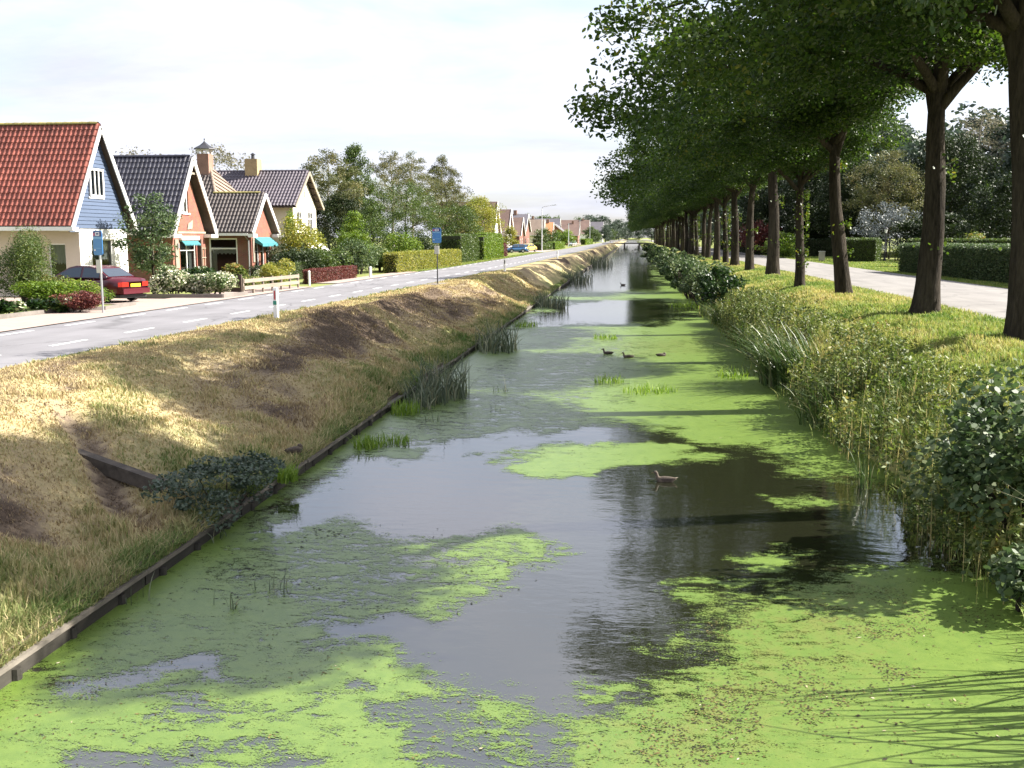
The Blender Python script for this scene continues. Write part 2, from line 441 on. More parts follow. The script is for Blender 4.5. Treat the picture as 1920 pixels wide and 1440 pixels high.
LUSH = [(0.0, (0.40, 0.32, 0.16)), (0.35, (0.36, 0.32, 0.13)), (0.65, (0.20, 0.23, 0.07)), (1.0, (0.10, 0.16, 0.04))]
LAWN = [(0.0, (0.20, 0.22, 0.08)), (0.5, (0.13, 0.21, 0.045)), (1.0, (0.09, 0.17, 0.03))]
ground_mat('dry_turf', DRY); ground_mat('lush_turf', LUSH); ground_mat('lawn_turf', LAWN, 0.3)
tinted('dry_blade', [(0.0, (0.18, 0.135, 0.10)), (0.2, (0.30, 0.23, 0.13)), (0.48, (0.52, 0.43, 0.245)), (0.72, (0.28, 0.28, 0.12)), (1.0, (0.10, 0.17, 0.045))], 0.8, 0.25, 0.15)
tinted('lush_blade', [(0.0, (0.52, 0.42, 0.22)), (0.3, (0.46, 0.40, 0.17)), (0.6, (0.27, 0.31, 0.09)), (1.0, (0.10, 0.18, 0.04))], 0.7, 0.3, 0.2)
tinted('oak_leaf', [(0.0, (0.016, 0.034, 0.008)), (0.5, (0.038, 0.07, 0.014)), (0.9, (0.085, 0.125, 0.026)), (1.0, (0.20, 0.16, 0.03))], 0.45, 0.42, 0.25)
tinted('birch_leaf', [(0.0, (0.06, 0.075, 0.028)), (0.6, (0.12, 0.125, 0.05)), (1.0, (0.22, 0.18, 0.08))], 0.6, 0.3, 0.25)
tinted('grey_leaf', [(0.0, (0.10, 0.10, 0.065)), (1.0, (0.24, 0.22, 0.15))], 0.6, 0.3, 0.25)
tinted('mid_leaf', [(0.0, (0.035, 0.06, 0.016)), (0.7, (0.075, 0.115, 0.028)), (1.0, (0.14, 0.16, 0.04))], 0.5, 0.3, 0.35)
tinted('bright_leaf', [(0.0, (0.075, 0.13, 0.02)), (0.7, (0.14, 0.21, 0.035)), (1.0, (0.26, 0.29, 0.06))], 0.5, 0.35, 0.3)
tinted('yellow_leaf', [(0.0, (0.12, 0.15, 0.03)), (0.6, (0.24, 0.25, 0.05)), (1.0, (0.40, 0.34, 0.09))], 0.5, 0.35, 0.3)
tinted('dark_leaf', [(0.0, (0.012, 0.022, 0.009)), (1.0, (0.035, 0.052, 0.016))], 0.55, 0.2, 0.25)
tinted('blue_leaf', [(0.0, (0.03, 0.05, 0.03)), (1.0, (0.085, 0.115, 0.075))], 0.5, 0.2, 0.4)
tinted('silver_leaf', [(0.0, (0.06, 0.075, 0.07)), (1.0, (0.20, 0.22, 0.235))], 0.5, 0.2, 0.3)
tinted('red_leaf', [(0.0, (0.06, 0.018, 0.018)), (0.7, (0.14, 0.04, 0.035)), (1.0, (0.22, 0.10, 0.06))], 0.55, 0.25, 0.3)
tinted('gloss_leaf', [(0.0, (0.012, 0.03, 0.009)), (0.8, (0.035, 0.07, 0.018)), (1.0, (0.08, 0.11, 0.026))], 0.4, 0.25, 0.3)
tinted('alder_leaf', [(0.0, (0.03, 0.055, 0.022)), (0.6, (0.075, 0.115, 0.045)), (1.0, (0.17, 0.20, 0.09))], 0.55, 0.28, 0.3)
tinted('herb_leaf', [(0.0, (0.05, 0.075, 0.022)), (0.5, (0.12, 0.16, 0.04)), (0.8, (0.26, 0.26, 0.08)), (1.0, (0.30, 0.17, 0.07))], 0.55, 0.3, 0.3)
tinted('variegated', [(0.0, (0.05, 0.09, 0.025)), (0.55, (0.11, 0.16, 0.05)), (0.62, (0.55, 0.55, 0.38)), (1.0, (0.72, 0.70, 0.55))], 0.45, 0.2, 0.4)
tinted('sedge_blade', [(0.0, (0.03, 0.06, 0.015)), (0.6, (0.07, 0.115, 0.03)), (1.0, (0.24, 0.22, 0.12))], 0.38, 0.2, 0.45)
tinted('reed_blade', [(0.0, (0.05, 0.07, 0.04)), (0.5, (0.13, 0.16, 0.095)), (1.0, (0.32, 0.30, 0.19))], 0.5, 0.2, 0.35)
tinted('water_grass', [(0.0, (0.10, 0.19, 0.025)), (1.0, (0.27, 0.36, 0.06))], 0.5, 0.3, 0.3)
tinted('litter', [(0.0, (0.012, 0.012, 0.008)), (0.45, (0.035, 0.03, 0.012)), (0.7, (0.10, 0.08, 0.025)), (0.92, (0.20, 0.17, 0.06)), (1.0, (0.45, 0.40, 0.30))], 0.6, 0.0, 0.3)
tinted('flower', [(0.0, (0.60, 0.30, 0.34)), (1.0, (0.75, 0.70, 0.66))], 0.6, 0.2, 0.2)

# ---------------------------------------------------------------- terrain
WATER = -1.6
def sh(y):
    """the left road runs very slightly towards the canal"""
    y = np.asarray(y, float)
    return np.where(y < 85, 0.03 * (y - 18), 2.0 + 0.008 * np.minimum(y - 85, 120))
def road_near(y): return -12.1 + sh(y)
def road_far(y): return -16.7 + sh(y) * 0.75
EDGE = -5.72
def smooth(t): t = np.clip(t, 0, 1); return t * t * (3 - 2 * t)
def right_shore(y): return 4.25 + 0.35 * smooth((26 - np.asarray(y, float)) / 10) + 0.5 * (fbm(np.asarray(y) * 0.22, np.zeros_like(np.asarray(y, float)) + 3.1, 5) - 0.5)
def gh(x, y):
    """ground height"""
    x = np.asarray(x, float); y = np.asarray(y, float)
    e = road_near(y) + 1.5
    t = (x - e) / (EDGE - e)
    zl = -1.41 * (0.45 * smooth(t) + 0.55 * np.clip(t, 0, 1) ** 1.3)
    bump = (fbm(x * 0.42, y * 0.26, 3) - 0.5) * 1.25 + (fbm(x * 1.4, y * 1.4, 9) - 0.5) * 0.16
    zl = zl + bump * smooth(t * 5) * smooth((1 - t) * 6) * 1.0
    # hollow round the old drain
    dr = np.exp(-(((x + 8.0 + (y - 14.2) * 0.9) / 0.36) ** 4)) * np.exp(-(((y - 13.8) / 1.8) ** 4))
    zl = zl - 0.16 * dr * (t > 0) * (t < 1)
    s = right_shore(y)
    u = (x - s) / 3.8
    zr = -1.66 + 1.66 * np.clip(u, 0, 1) ** 0.55
    zr = zr + ((fbm(x * 0.5, y * 0.4, 21) - 0.5) * 0.45 + (fbm(x * 1.6, y * 1.6, 23) - 0.5) * 0.14) * smooth(u * 4) * smooth((10.6 - x) / 1.5)
    return np.where(x < 0, np.where(x < e, 0.0, zl), np.where(x < s, -2.3, zr))
def greenL(x, y):
    """0 bare soil .. 0.5 straw .. 1 green on the left bank"""
    e = road_near(y)
    g = 0.13 + 0.62 * fbm(x * 0.5, y * 0.33, 31) + 0.30 * (fbm(x * 2.2, y * 2.2, 35) - 0.5)
    t = (x - e) / (EDGE - e)
    g = g + 0.55 * np.clip(1 - (x - e) / 0.35, 0, 1)                 # green strip at the road edge
    g = g + 0.26 * smooth((t - 0.6) * 2.4) + 0.15 * np.clip(1 - np.asarray(y) / 20, 0, 1)
    soil = smooth((fbm(x * 0.33, y * 0.2, 41) - 0.56) * 8) * smooth(t * 3) * smooth((1 - t) * 3)
    dr = np.exp(-(((x + 8.0 + (y - 14.2) * 0.9) / 0.36) ** 4)) * np.exp(-(((y - 13.8) / 1.8) ** 4))
    return np.clip(g - 0.5 * soil - 0.5 * dr - 0.42 * smooth(1.25 - np.hypot((x + 8.2) / 1.2, (y - 27.0) / 5.5) + 0.8 * (fbm(x * 1.1, y * 0.8, 47) - 0.5)), 0, 1)
def greenR(x, y):
    g = 0.24 + 0.75 * fbm(x * 0.35, y * 0.22, 51) + 0.25 * (fbm(x * 2, y * 2, 55) - 0.5) + 0.25 * smooth((34 - np.asarray(y)) / 20) * smooth((x - 6) / 3)
    return np.clip(g, 0, 1)

def grid(name, xs, ys, mat, green, kind='structure'):
    """xs: list of columns as functions of the row coordinate"""
    ys = np.asarray(ys)
    X = np.stack([f(ys) if callable(f) else np.full_like(ys, f) for f in xs], 1)
    Y = np.repeat(ys[:, None], X.shape[1], 1)
    Z = gh(X, Y)
    n, m = X.shape
    i = np.arange(n * m).reshape(n, m)
    q = np.stack([i[:-1, :-1], i[:-1, 1:], i[1:, 1:], i[1:, :-1]], -1).reshape(-1, 4)
    me = mesh_np(name, np.stack([X, Y, Z], -1).reshape(-1, 3), [q], {'green': green(X, Y).ravel()}, True)
    return link(name, me, M[mat], kind=kind)
ys_n = np.concatenate([np.arange(-14, 2, 1.0), np.arange(2, 60, 0.22), np.arange(60, 140, 0.8), np.arange(140, 520, 5), np.arange(520, 1400, 60)])
cl = [(lambda y, k=k: road_near(y) - 0.3 + (EDGE + 0.0 - road_near(y) + 0.3) * k / 34) for k in range(35)]
lb = grid('left_bank', cl, ys_n, 'dry_turf', greenL)
cr_ = [(lambda y, k=k: right_shore(y) + 0.01 + (11.5 - right_shore(y)) * (k / 34)) for k in range(35)]
rb = grid('right_bank', cr_, ys_n, 'lush_turf', greenR)
tag(lb, 'dry mown grass bank sloping down to the canal on the house side', None, kind='structure')
tag(rb, 'rough grass bank under the row of oaks', None, kind='structure')
# wall of earth under the left edging and the canal bed
b = MB(); b.poly([(EDGE, -14, -1.3), (EDGE, 1400, -1.3), (EDGE, 1400, -2.4), (EDGE, -14, -2.4)]); b.build('bank_face', M['soil'])['kind'] = 'structure'
# gardens on the left, lawn on the right, ground beyond
b = MB(); b.poly([(-400, -14, -0.01), (-11.5, -14, -0.01), (-8.0, 1400, -0.01), (-400, 1400, -0.01)])
gl = b.build('garden_ground', M['lawn_turf']); tag(gl, 'garden ground behind the pavement', None, kind='structure')
b = MB(); b.poly([(11.3, -14, -0.01), (500, -14, -0.01), (500, 1400, -0.01), (11.3, 1400, -0.01)])
gr = b.build('lawn', M['lawn_turf']); tag(gr, 'mown lawn beyond the right-hand lane', None, kind='structure')
b = MB(); b.poly([(-4000, -2000, -2.6), (4000, -2000, -2.6), (4000, 5000, -2.6), (-4000, 5000, -2.6)])
gb = b.build('ground', M['lawn_turf']); tag(gb, 'flat land reaching the horizon', None, kind='structure')
b = MB(); b.box(-4000, 1395, -2.5, 4000, 5000, -0.05); g2 = b.build('terrain', M['lawn_turf']); tag(g2, 'flat fields at the horizon', None, kind='structure')

def ribbon(name, fa, fb, y0, y1, z, mat, step=4.0, label=None):
    ys = np.arange(y0, y1 + step, step)
    A = np.stack([fa(ys), ys, np.full_like(ys, z)], 1); B = np.stack([fb(ys), ys, np.full_like(ys, z)], 1)
    V = np.concatenate([A, B]); n = len(ys); i = np.arange(n - 1)
    me = mesh_np(name, V, [np.stack([i, n + i, n + i + 1, i + 1], 1)])
    o = link(name, me, M[mat], kind='structure')
    if label: o['label'] = label
    return o
cst = lambda v: (lambda y: np.full_like(np.asarray(y, float), v))
ribbon('road', road_far, lambda y: road_near(y) + 0.05 + 0.3 * (fbm(np.asarray(y) * 0.5, np.zeros_like(np.asarray(y, float)), 63) - 0.5), -14, 1390, 0.006, 'asphalt', 0.8, label='grey asphalt road with dashed cycle lines beside the houses')
wig = lambda v, s: (lambda y: v + 0.35 * (fbm(np.asarray(y) * 0.12, np.zeros_like(np.asarray(y)) + s, 61) - 0.5))
ribbon('lane', wig(11.05, 1.0), wig(18.4, 7.0), -14, 1390, 0.014, 'asphalt_pale', 1.0, label='pale asphalt lane on the oak side of the canal')
ribbon('pavement', lambda y: road_far(y) - 2.6 + 0 * y, road_far, -14, 50, 0.03, 'brick_paving', label='pinkish brick pavement before the front gardens')
ribbon('path', lambda y: road_far(y) - 1.3, road_far, 54, 72, 0.026, 'brick_paving', label='brick strip along the road further on')
# driveways
b = MB(); b.poly([(-30, 36.2, 0.012), (-18.6, 36.2, 0.012), (-18.4, 39.6, 0.012), (-30, 39.6, 0.012)]); b.build('driveway', M['brick_paving'])['kind'] = 'structure'
b = MB(); b.poly([(-26, 171, 0.02), (-15.0, 171, 0.02), (-15.0, 204, 0.02), (-26, 204, 0.02)]); b.build('forecourt', M['brick_paving'])['kind'] = 'structure'
# dashed lines: pieces of the road, one object each
dm = MB().box(-0.05, -0.75, 0, 0.05, 0.75, 0.004).mesh('dash')
dm.materials.append(M['road_paint'])
road_o = bpy.data.objects['road']
def dashes(off, phase, period, far):
    y = phase
    while y < far:
        ye = float(sh(y)) * (1.0 if off > -13.5 else 0.78)
        o = link('dash', dm, parent=road_o, loc=(off + ye, y, 0.0095)); o.rotation_euler = (0, 0, -0.03 if y < 85 else -0.008)
        y += period
dashes(-13.45, 19.35, 3.33, 150); dashes(-16.22, 21.8, 3.05, 150)

# ---------------------------------------------------------------- water and duckweed
def water_mat():
    m, t, p, o = nodes('canal_water')
    p.inputs['Base Color'].default_value = (0.012, 0.013, 0.007, 1); p.inputs['Roughness'].default_value = 0.015; p.inputs['IOR'].default_value = 2.8
    g = N(t, 'NewGeometry')
    mp = N(t, 'Mapping'); mp.inputs['Scale'].default_value = (1.0, 2.0, 1); t.links.new(g.outputs['Position'], mp.inputs[0])
    n1 = N(t, 'TexNoise', Scale=2.2, Detail=3.0); n2 = N(t, 'TexNoise', Scale=16.0, Detail=2.0)
    t.links.new(mp.outputs[0], n1.inputs['Vector']); t.links.new(mp.outputs[0], n2.inputs['Vector'])
    a = N(t, 'Math', operation='MULTIPLY_ADD'); a.inputs[1].default_value = 0.12; t.links.new(n2.outputs['Fac'], a.inputs[0]); t.links.new(n1.outputs['Fac'], a.inputs[2])
    b = N(t, 'Bump', Strength=0.10, Distance=0.05); t.links.new(a.outputs[0], b.inputs['Height']); t.links.new(b.outputs[0], p.inputs['Normal'])
water_mat()
b = MB(); b.poly([(EDGE - 0.05, -14, WATER), (5.6, -14, WATER), (5.6, 1390, WATER), (EDGE - 0.05, 1390, WATER)])
wa = b.build('water', M['canal_water']); tag(wa, 'dark canal water reflecting sky and trees', None, kind='structure')

def poly_sd(P, poly):
    """signed distance of points P (n,2) to a polygon (inside positive)"""
    poly = np.asarray(poly); n = len(poly)
    d = np.full(len(P), 1e9); ins = np.zeros(len(P), bool)
    for i in range(n):
        a = poly[i]; b2 = poly[(i + 1) % n]; e = b2 - a; w = P - a
        tt = np.clip((w @ e) / max(e @ e, 1e-9), 0, 1)
        d = np.minimum(d, np.hypot(w[:, 0] - e[0] * tt, w[:, 1] - e[1] * tt))
        c = ((a[1] > P[:, 1]) != (b2[1] > P[:, 1]))
        with np.errstate(divide='ignore', invalid='ignore'):
            xi = (b2[0] - a[0]) * (P[:, 1] - a[1]) / (b2[1] - a[1]) + a[0]
        ins ^= c & (P[:, 0] < xi)
    return np.where(ins, d, -d)
def wpoly(*pts): return np.array([G(px, py, WATER)[:2] for px, py in pts])
OPEN = [
    # big pool in the middle
    wpoly((505, 985), (560, 935), (640, 858), (720, 850), (850, 830), (1000, 812), (1140, 801), (1240, 806), (1290, 832), (1400, 836), (1450, 872), (1500, 880), (1560, 892), (1610, 896), (1700, 915), (1800, 990), (1910, 1080),
          (1780, 1066), (1680, 1062), (1600, 1084), (1540, 1098), (1450, 1112), (1390, 1135), (1330, 1165), (1285, 1195), (1330, 1235), (1270, 1275), (1190, 1312), (1120, 1325), (1085, 1350), (1062, 1440), (985, 1440),
          (1000, 1345), (930, 1310), (850, 1290), (760, 1262), (700, 1230), (620, 1205), (590, 1180), (700, 1178), (820, 1166), (880, 1140), (1000, 1098), (1075, 1030), (1010, 1005), (930, 1000), (800, 998), (680, 985)),
    # bright stretch further on
    wpoly((975, 614), (1005, 592), (1060, 568), (1190, 560), (1250, 566), (1330, 580), (1290, 592), (1200, 609), (1100, 606)),
    # open water to the far end
    wpoly((1060, 540), (1085, 525), (1165, 455), (1215, 455), (1235, 490), (1225, 520), (1258, 533), (1180, 537)),
]
DARKGAP = [  # streaky thin places lower left
    wpoly((240, 1300), (420, 1330), (560, 1330), (640, 1305), (760, 1275), (900, 1305), (1000, 1380), (1000, 1440), (860, 1440), (700, 1400), (520, 1390), (380, 1372), (250, 1345)),
    wpoly((100, 1380), (330, 1400), (560, 1430), (560, 1470), (100, 1470)),
    wpoly((100, 1240), (330, 1230), (480, 1250), (430, 1290), (250, 1310), (110, 1290)),
]
ISLE = [
    wpoly((925, 856), (1000, 832), (1095, 828), (1105, 842), (1290, 838), (1345, 862), (1250, 874), (1160, 886), (1080, 891), (960, 881)),
    wpoly((1388, 1038), (1440, 1028), (1500, 1024), (1560, 1048), (1500, 1060), (1440, 1056)),
    wpoly((1255, 1096), (1330, 1092), (1470, 1080), (1500, 1092), (1380, 1104), (1290, 1104)),
    wpoly((1135, 1278), (1230, 1266), (1245, 1276), (1200, 1290), (1150, 1296)),
    wpoly((650, 850), (760, 838), (840, 842), (820, 858), (720, 862)),
    wpoly((1470, 940), (1560, 936), (1600, 944), (1540, 950)),
    wpoly((1255, 1128), (1330, 1118), (1400, 1122), (1330, 1146), (1280, 1145)),
    wpoly((410, 1345), (560, 1338), (680, 1348), (800, 1385), (900, 1440), (620, 1440), (430, 1372)),
    wpoly((30, 1330), (120, 1320), (235, 1345), (255, 1358), (180, 1380), (90, 1382)),
]
FILM = [
    wpoly((-200, 1200), (420, 1120), (590, 1180), (760, 1262), (1000, 1345), (1060, 1400), (1040, 1500), (-200, 1500)),
    wpoly((505, 985), (680, 985), (930, 1000), (1075, 1030), (1000, 1098), (820, 1166), (590, 1180), (420, 1120), (330, 1060), (420, 1000)),
    wpoly((640, 850), (800, 740), (900, 690), (1000, 640), (1200, 640), (1180, 700), (1160, 800), (1000, 812), (850, 828)),
    wpoly((1000, 640), (975, 614), (1200, 609), (1190, 640)),
    wpoly((1060, 568), (1060, 540), (1180, 537), (1180, 560)),
]
LITTER = [
    wpoly((1320, 1170), (1480, 1120), (1620, 1090), (1680, 1150), (1620, 1260), (1560, 1320), (1480, 1400), (1300, 1440), (1120, 1440), (1180, 1350), (1330, 1260)),
    wpoly((1180, 640), (1300, 630), (1330, 660), (1180, 668)),
]
ysw = [5.6]
while ysw[-1] < 300: ysw.append(ysw[-1] * 1.0055 + 0.004)
ysw = np.array(ysw); xsw = np.linspace(0, 1, 190)
XW = EDGE + (5.3 - EDGE) * xsw[None, :] + 0 * ysw[:, None]; YW = ysw[:, None] + 0 * XW
P0 = np.stack([XW.ravel(), YW.ravel()], 1)
k_ = 0.12 + 0.012 * P0[:, 1]
P2 = P0 + np.stack([(fbm(P0[:, 0] * 1.2, P0[:, 1] * 0.8, 71) - 0.5) * 6 * k_, (fbm(P0[:, 0] * 1.2, P0[:, 1] * 0.8, 77) - 0.5) * 6 * k_], 1)
wd = 0.10 + 0.012 * P0[:, 1]
dens = 0.96 - 0.12 * (fbm(P0[:, 0] * 0.8, P0[:, 1] * 0.5, 81))
lit = np.zeros(len(P0))
for iq, q in enumerate(FILM): dens = np.minimum(dens, 1 - (0.22 if iq == 0 else 0.40) * np.clip(0.5 + poly_sd(P2, q) / (4 * wd), 0, 1))
for q in DARKGAP: dens = np.minimum(dens, 1 - 0.66 * np.clip(0.5 + poly_sd(P2, q) / (3 * wd), 0, 1))
for q in OPEN: dens = np.minimum(dens, 1 - 0.93 * np.clip(0.6 + poly_sd(P2, q) / (4.5 * wd), 0, 1))
for q in ISLE: dens = np.maximum(dens, 0.92 * np.clip(0.5 + poly_sd(P2, q) / (2.6 * wd), 0, 1))
for q in LITTER: lit = np.maximum(lit, np.clip(0.5 + poly_sd(P2, q) / (6 * wd), 0, 1))
# far stretch: weed only along the right third
farw = smooth((P0[:, 1] - 72) / 12); strip = smooth((P0[:, 0] - 1.2 - 0.8 * fbm(P0[:, 1] * 0.1, P0[:, 0] * 0, 5)) / 1.2)
dens = dens * (1 - farw) + farw * np.minimum(dens, 0.15 + 0.55 * strip)
n, m_ = XW.shape; I = np.arange(n * m_).reshape(n, m_)
Q = np.stack([I[:-1, :-1], I[:-1, 1:], I[1:, 1:], I[1:, :-1]], -1).reshape(-1, 4)
keep = dens[Q].max(1) > 0.2
Q = Q[keep]; used = np.unique(Q); remap = np.zeros(n * m_, int); remap[used] = np.arange(len(used))
ZW = np.full(len(P0), WATER + 0.005)
me = mesh_np('duckweed', np.column_stack([P0, ZW])[used], [remap[Q]], {'dens': dens[used], 'lit': lit[used]})
def weed_mat():
    m, t, p, o = nodes('duckweed')
    g = N(t, 'NewGeometry'); a = N(t, 'Attribute', attribute_name='dens'); l = N(t, 'Attribute', attribute_name='lit')
    mp = N(t, 'Mapping'); mp.inputs['Scale'].default_value = (0.6, 1.25, 1); t.links.new(g.outputs['Position'], mp.inputs[0])
    n1 = N(t, 'TexNoise', Scale=2.2, Detail=5.0, Roughness=0.62, Distortion=1.6)
    n2 = N(t, 'TexNoise', Scale=16.0, Detail=4.0, Roughness=0.7)
    n3 = N(t, 'TexNoise', Scale=95.0, Detail=3.0, Roughness=0.7)
    for q in (n1, n2, n3): t.links.new(mp.outputs[0], q.inputs['Vector'])
    def ma(x, k, add=None, addv=0.0):
        q = N(t, 'Math', operation='MULTIPLY_ADD'); q.inputs[1].default_value = k; t.links.new(x, q.inputs[0])
        if add is not None: t.links.new(add, q.inputs[2])
        else: q.inputs[2].default_value = addv
        return q.outputs[0]
    s = ma(n1.outputs['Fac'], 1.3, None, -0.65 + 0.5 - 0.55 - 0.85); s = ma(n2.outputs['Fac'], 1.1, s); s = ma(n3.outputs['Fac'], 1.7, s)
    s = ma(a.outputs['Fac'], 1.0, s)           # dens + noise
    s = ma(l.outputs['Fac'], -0.2, s)
    mr = N(t, 'MapRange'); mr.inputs['From Min'].default_value = 0.99; mr.inputs['From Max'].default_value = 1.07; t.links.new(s, mr.inputs[0])
    # colour: green, yellow-green specks, brown litter
    n4 = N(t, 'TexNoise', Scale=6.0, Detail=5.0, Roughness=0.7); t.links.new(g.outputs['Position'], n4.inputs['Vector'])
    n5 = N(t, 'TexNoise', Scale=120.0, Detail=2.0); t.links.new(g.outputs['Position'], n5.inputs['Vector'])
    r = N(t, 'ValToRGB'); el = r.color_ramp.elements
    el[0].position = 0.3; el[0].color = (0.062, 0.12, 0.012, 1); el[1].position = 0.74; el[1].color = (0.155, 0.222, 0.036, 1)
    mx0 = N(t, 'MixRGB', Fac=0.45); t.links.new(n4.outputs['Fac'], mx0.inputs[1]); t.links.new(n5.outputs['Fac'], mx0.inputs[2]); t.links.new(mx0.outputs[0], r.inputs[0])
    x = ma(n4.outputs['Fac'], 1.0, None, -0.42); x2 = N(t, 'Math', operation='MULTIPLY'); t.links.new(x, x2.inputs[0]); t.links.new(l.outputs['Fac'], x2.inputs[1])
    x3 = ma(x2.outputs[0], 2.0); 
    mb = N(t, 'MixRGB'); mb.use_clamp = True; mb.inputs[2].default_value = (0.12, 0.095, 0.025, 1); t.links.new(x3, mb.inputs[0]); t.links.new(r.outputs[0], mb.inputs[1])
    t.links.new(mb.outputs[0], p.inputs['Base Color'])
    p.inputs['Roughness'].default_value = 0.4; p.inputs['Specular IOR Level'].default_value = 1.0
    b = N(t, 'Bump', Strength=0.5, Distance=0.006); t.links.new(n3.outputs['Fac'], b.inputs['Height']); t.links.new(b.outputs[0], p.inputs['Normal'])
    tr = N(t, 'BsdfTransparent'); ms = N(t, 'MixShader'); t.links.new(mr.outputs[0], ms.inputs[0]); t.links.new(tr.outputs[0], ms.inputs[1]); t.links.new(p.outputs[0], ms.inputs[2]); t.links.new(ms.outputs[0], o.inputs[0])
weed_mat()
dw = link('duckweed', me, M['duckweed']); tag(dw, 'bright green duckweed floating in mats on the canal', 'duckweed', kind='stuff')

# ---------------------------------------------------------------- scatter helpers
def leaf_mesh(name, C, L, W, rng, tint, shape='diamond', up=0.5, axis=None):
    """C (n,3) centres; each leaf a small flat polygon with its own random tilt"""
    n = len(C)
    nr = rng.normal(size=(n, 3)); nr[:, 2] = np.abs(nr[:, 2]) + up; nr /= np.linalg.norm(nr, axis=1)[:, None]
    a = rng.normal(size=(n, 3)) if axis is None else axis + 0.35 * rng.normal(size=(n, 3))
    a -= nr * (a * nr).sum(1)[:, None]; a /= np.linalg.norm(a, axis=1)[:, None] + 1e-9
    bb = np.cross(nr, a)
    L = (L * rng.uniform(0.65, 1.3, n))[:, None]; W = (W * rng.uniform(0.7, 1.25, n))[:, None]
    if shape == 'diamond': co = [(-0.5, 0), (0.05, 0.5), (0.5, 0), (0.05, -0.5)]
    else: co = [(-0.5, 0.1), (-0.3, 0.45), (0.2, 0.5), (0.5, 0.05), (0.25, -0.5), (-0.3, -0.42)]
    k = len(co)
    V = np.stack([C + a * L * u + bb * W * v for u, v in co], 1).reshape(-1, 3)
    return mesh_np(name, V, [np.arange(n * k).reshape(n, k)], {'tint': np.repeat(tint, k)})
def blade_mesh(name, B, H, W, lean, rng, tint, curve=1.0, seg=3, side=None):
    """bent grass / sedge blades; B base points, H heights, lean horizontal lean ratio"""
    n = len(B)
    ang = rng.uniform(0, 2 * np.pi, n) if side is None else side + rng.normal(0, 0.6, n)
    d = np.stack([np.cos(ang), np.sin(ang), 0 * ang], 1)
    wa_ = ang + rng.uniform(0.7, 2.4, n); w = np.stack([np.cos(wa_), np.sin(wa_), 0 * ang], 1)
    H = np.broadcast_to(H, (n,)); W = np.broadcast_to(W, (n,)); lean = np.broadcast_to(lean, (n,))
    rows = []
    for i in range(seg + 1):
        t = i / seg
        out = lean * H * (t ** (1 + curve)); zz = H * (t - 0.35 * lean * t * t * min(curve, 1.0))
        c = B + d * out[:, None] + np.array([0, 0, 1.0]) * zz[:, None]
        hw = (W * (1 - 0.85 * t ** 1.5) * 0.5)[:, None]
        if i < seg: rows += [c - w * hw, c + w * hw]
        else: rows += [c]
    k = len(rows); V = np.stack(rows, 1).reshape(-1, 3); o = np.arange(n)[:, None] * k
    qs = [np.concatenate([o + 2 * i, o + 2 * i + 1, o + 2 * i + 3, o + 2 * i + 2], 1) for i in range(seg - 1)]
    tri = np.concatenate([o + 2 * (seg - 1), o + 2 * (seg - 1) + 1, o + 2 * seg], 1)
    return mesh_np(name, V, ([np.concatenate(qs)] if qs else []) + [tri], {'tint': np.repeat(tint, k)})

# ---------------------------------------------------------------- houses
def clip(poly, ax, v, keep_less):
    out = []
    n = len(poly)
    for i in range(n):
        a = poly[i]; b = poly[(i + 1) % n]
        ia = (a[ax] <= v) if keep_less else (a[ax] >= v); ib = (b[ax] <= v) if keep_less else (b[ax] >= v)
        if ia: out.append(a)
        if ia != ib:
            t = (v - a[ax]) / (b[ax] - a[ax]); out.append((a[0] + (b[0] - a[0]) * t, a[1] + (b[1] - a[1]) * t))
    return out if len(out) > 2 else []
class Fr:
    """wall frame: u to the right seen from outside, z up, w outwards"""
    def __init__(s, o, face):
        s.o = o
        s.u, s.n = {'+X': ((0, 1, 0), (1, 0, 0)), '-Y': ((1, 0, 0), (0, -1, 0)), '+Y': ((-1, 0, 0), (0, 1, 0)), '-X': ((0, -1, 0), (-1, 0, 0))}[face]
    def p(s, u, z, w=0.0): return (s.o[0] + s.u[0] * u + s.n[0] * w, s.o[1] + s.u[1] * u + s.n[1] * w, s.o[2] + z)
    def box(s, mb, u0, u1, z0, z1, w0, w1):
        a = s.p(u0, z0, w0); b = s.p(u1, z1, w1)
        return mb.box(min(a[0], b[0]), min(a[1], b[1]), a[2], max(a[0], b[0]), max(a[1], b[1]), b[2])
def wall(mb, fr, poly, holes=(), depth=0.14):
    """convex wall polygon in (u,z) with rectangular openings and their reveals"""
    def rec(pl, hs):
        if not pl: return
        if not hs: mb.poly([fr.p(u, z) for u, z in pl]); return
        u0, u1, z0, z1 = hs[0]; rest = hs[1:]
        rec(clip(pl, 0, u0, True), rest); rec(clip(pl, 0, u1, False), rest)
        mid = clip(clip(pl, 0, u0, False), 0, u1, True)
        rec(clip(mid, 1, z0, True), []); rec(clip(mid, 1, z1, False), [])
    rec(list(poly), list(holes))
    for u0, u1, z0, z1 in holes:
        for (a, b_) in (((u0, z0), (u0, z1)), ((u0, z1), (u1, z1)), ((u1, z1), (u1, z0)), ((u1, z0), (u0, z0))):
            mb.poly([fr.p(*a), fr.p(*a, -depth), fr.p(*b_, -depth), fr.p(*b_)])
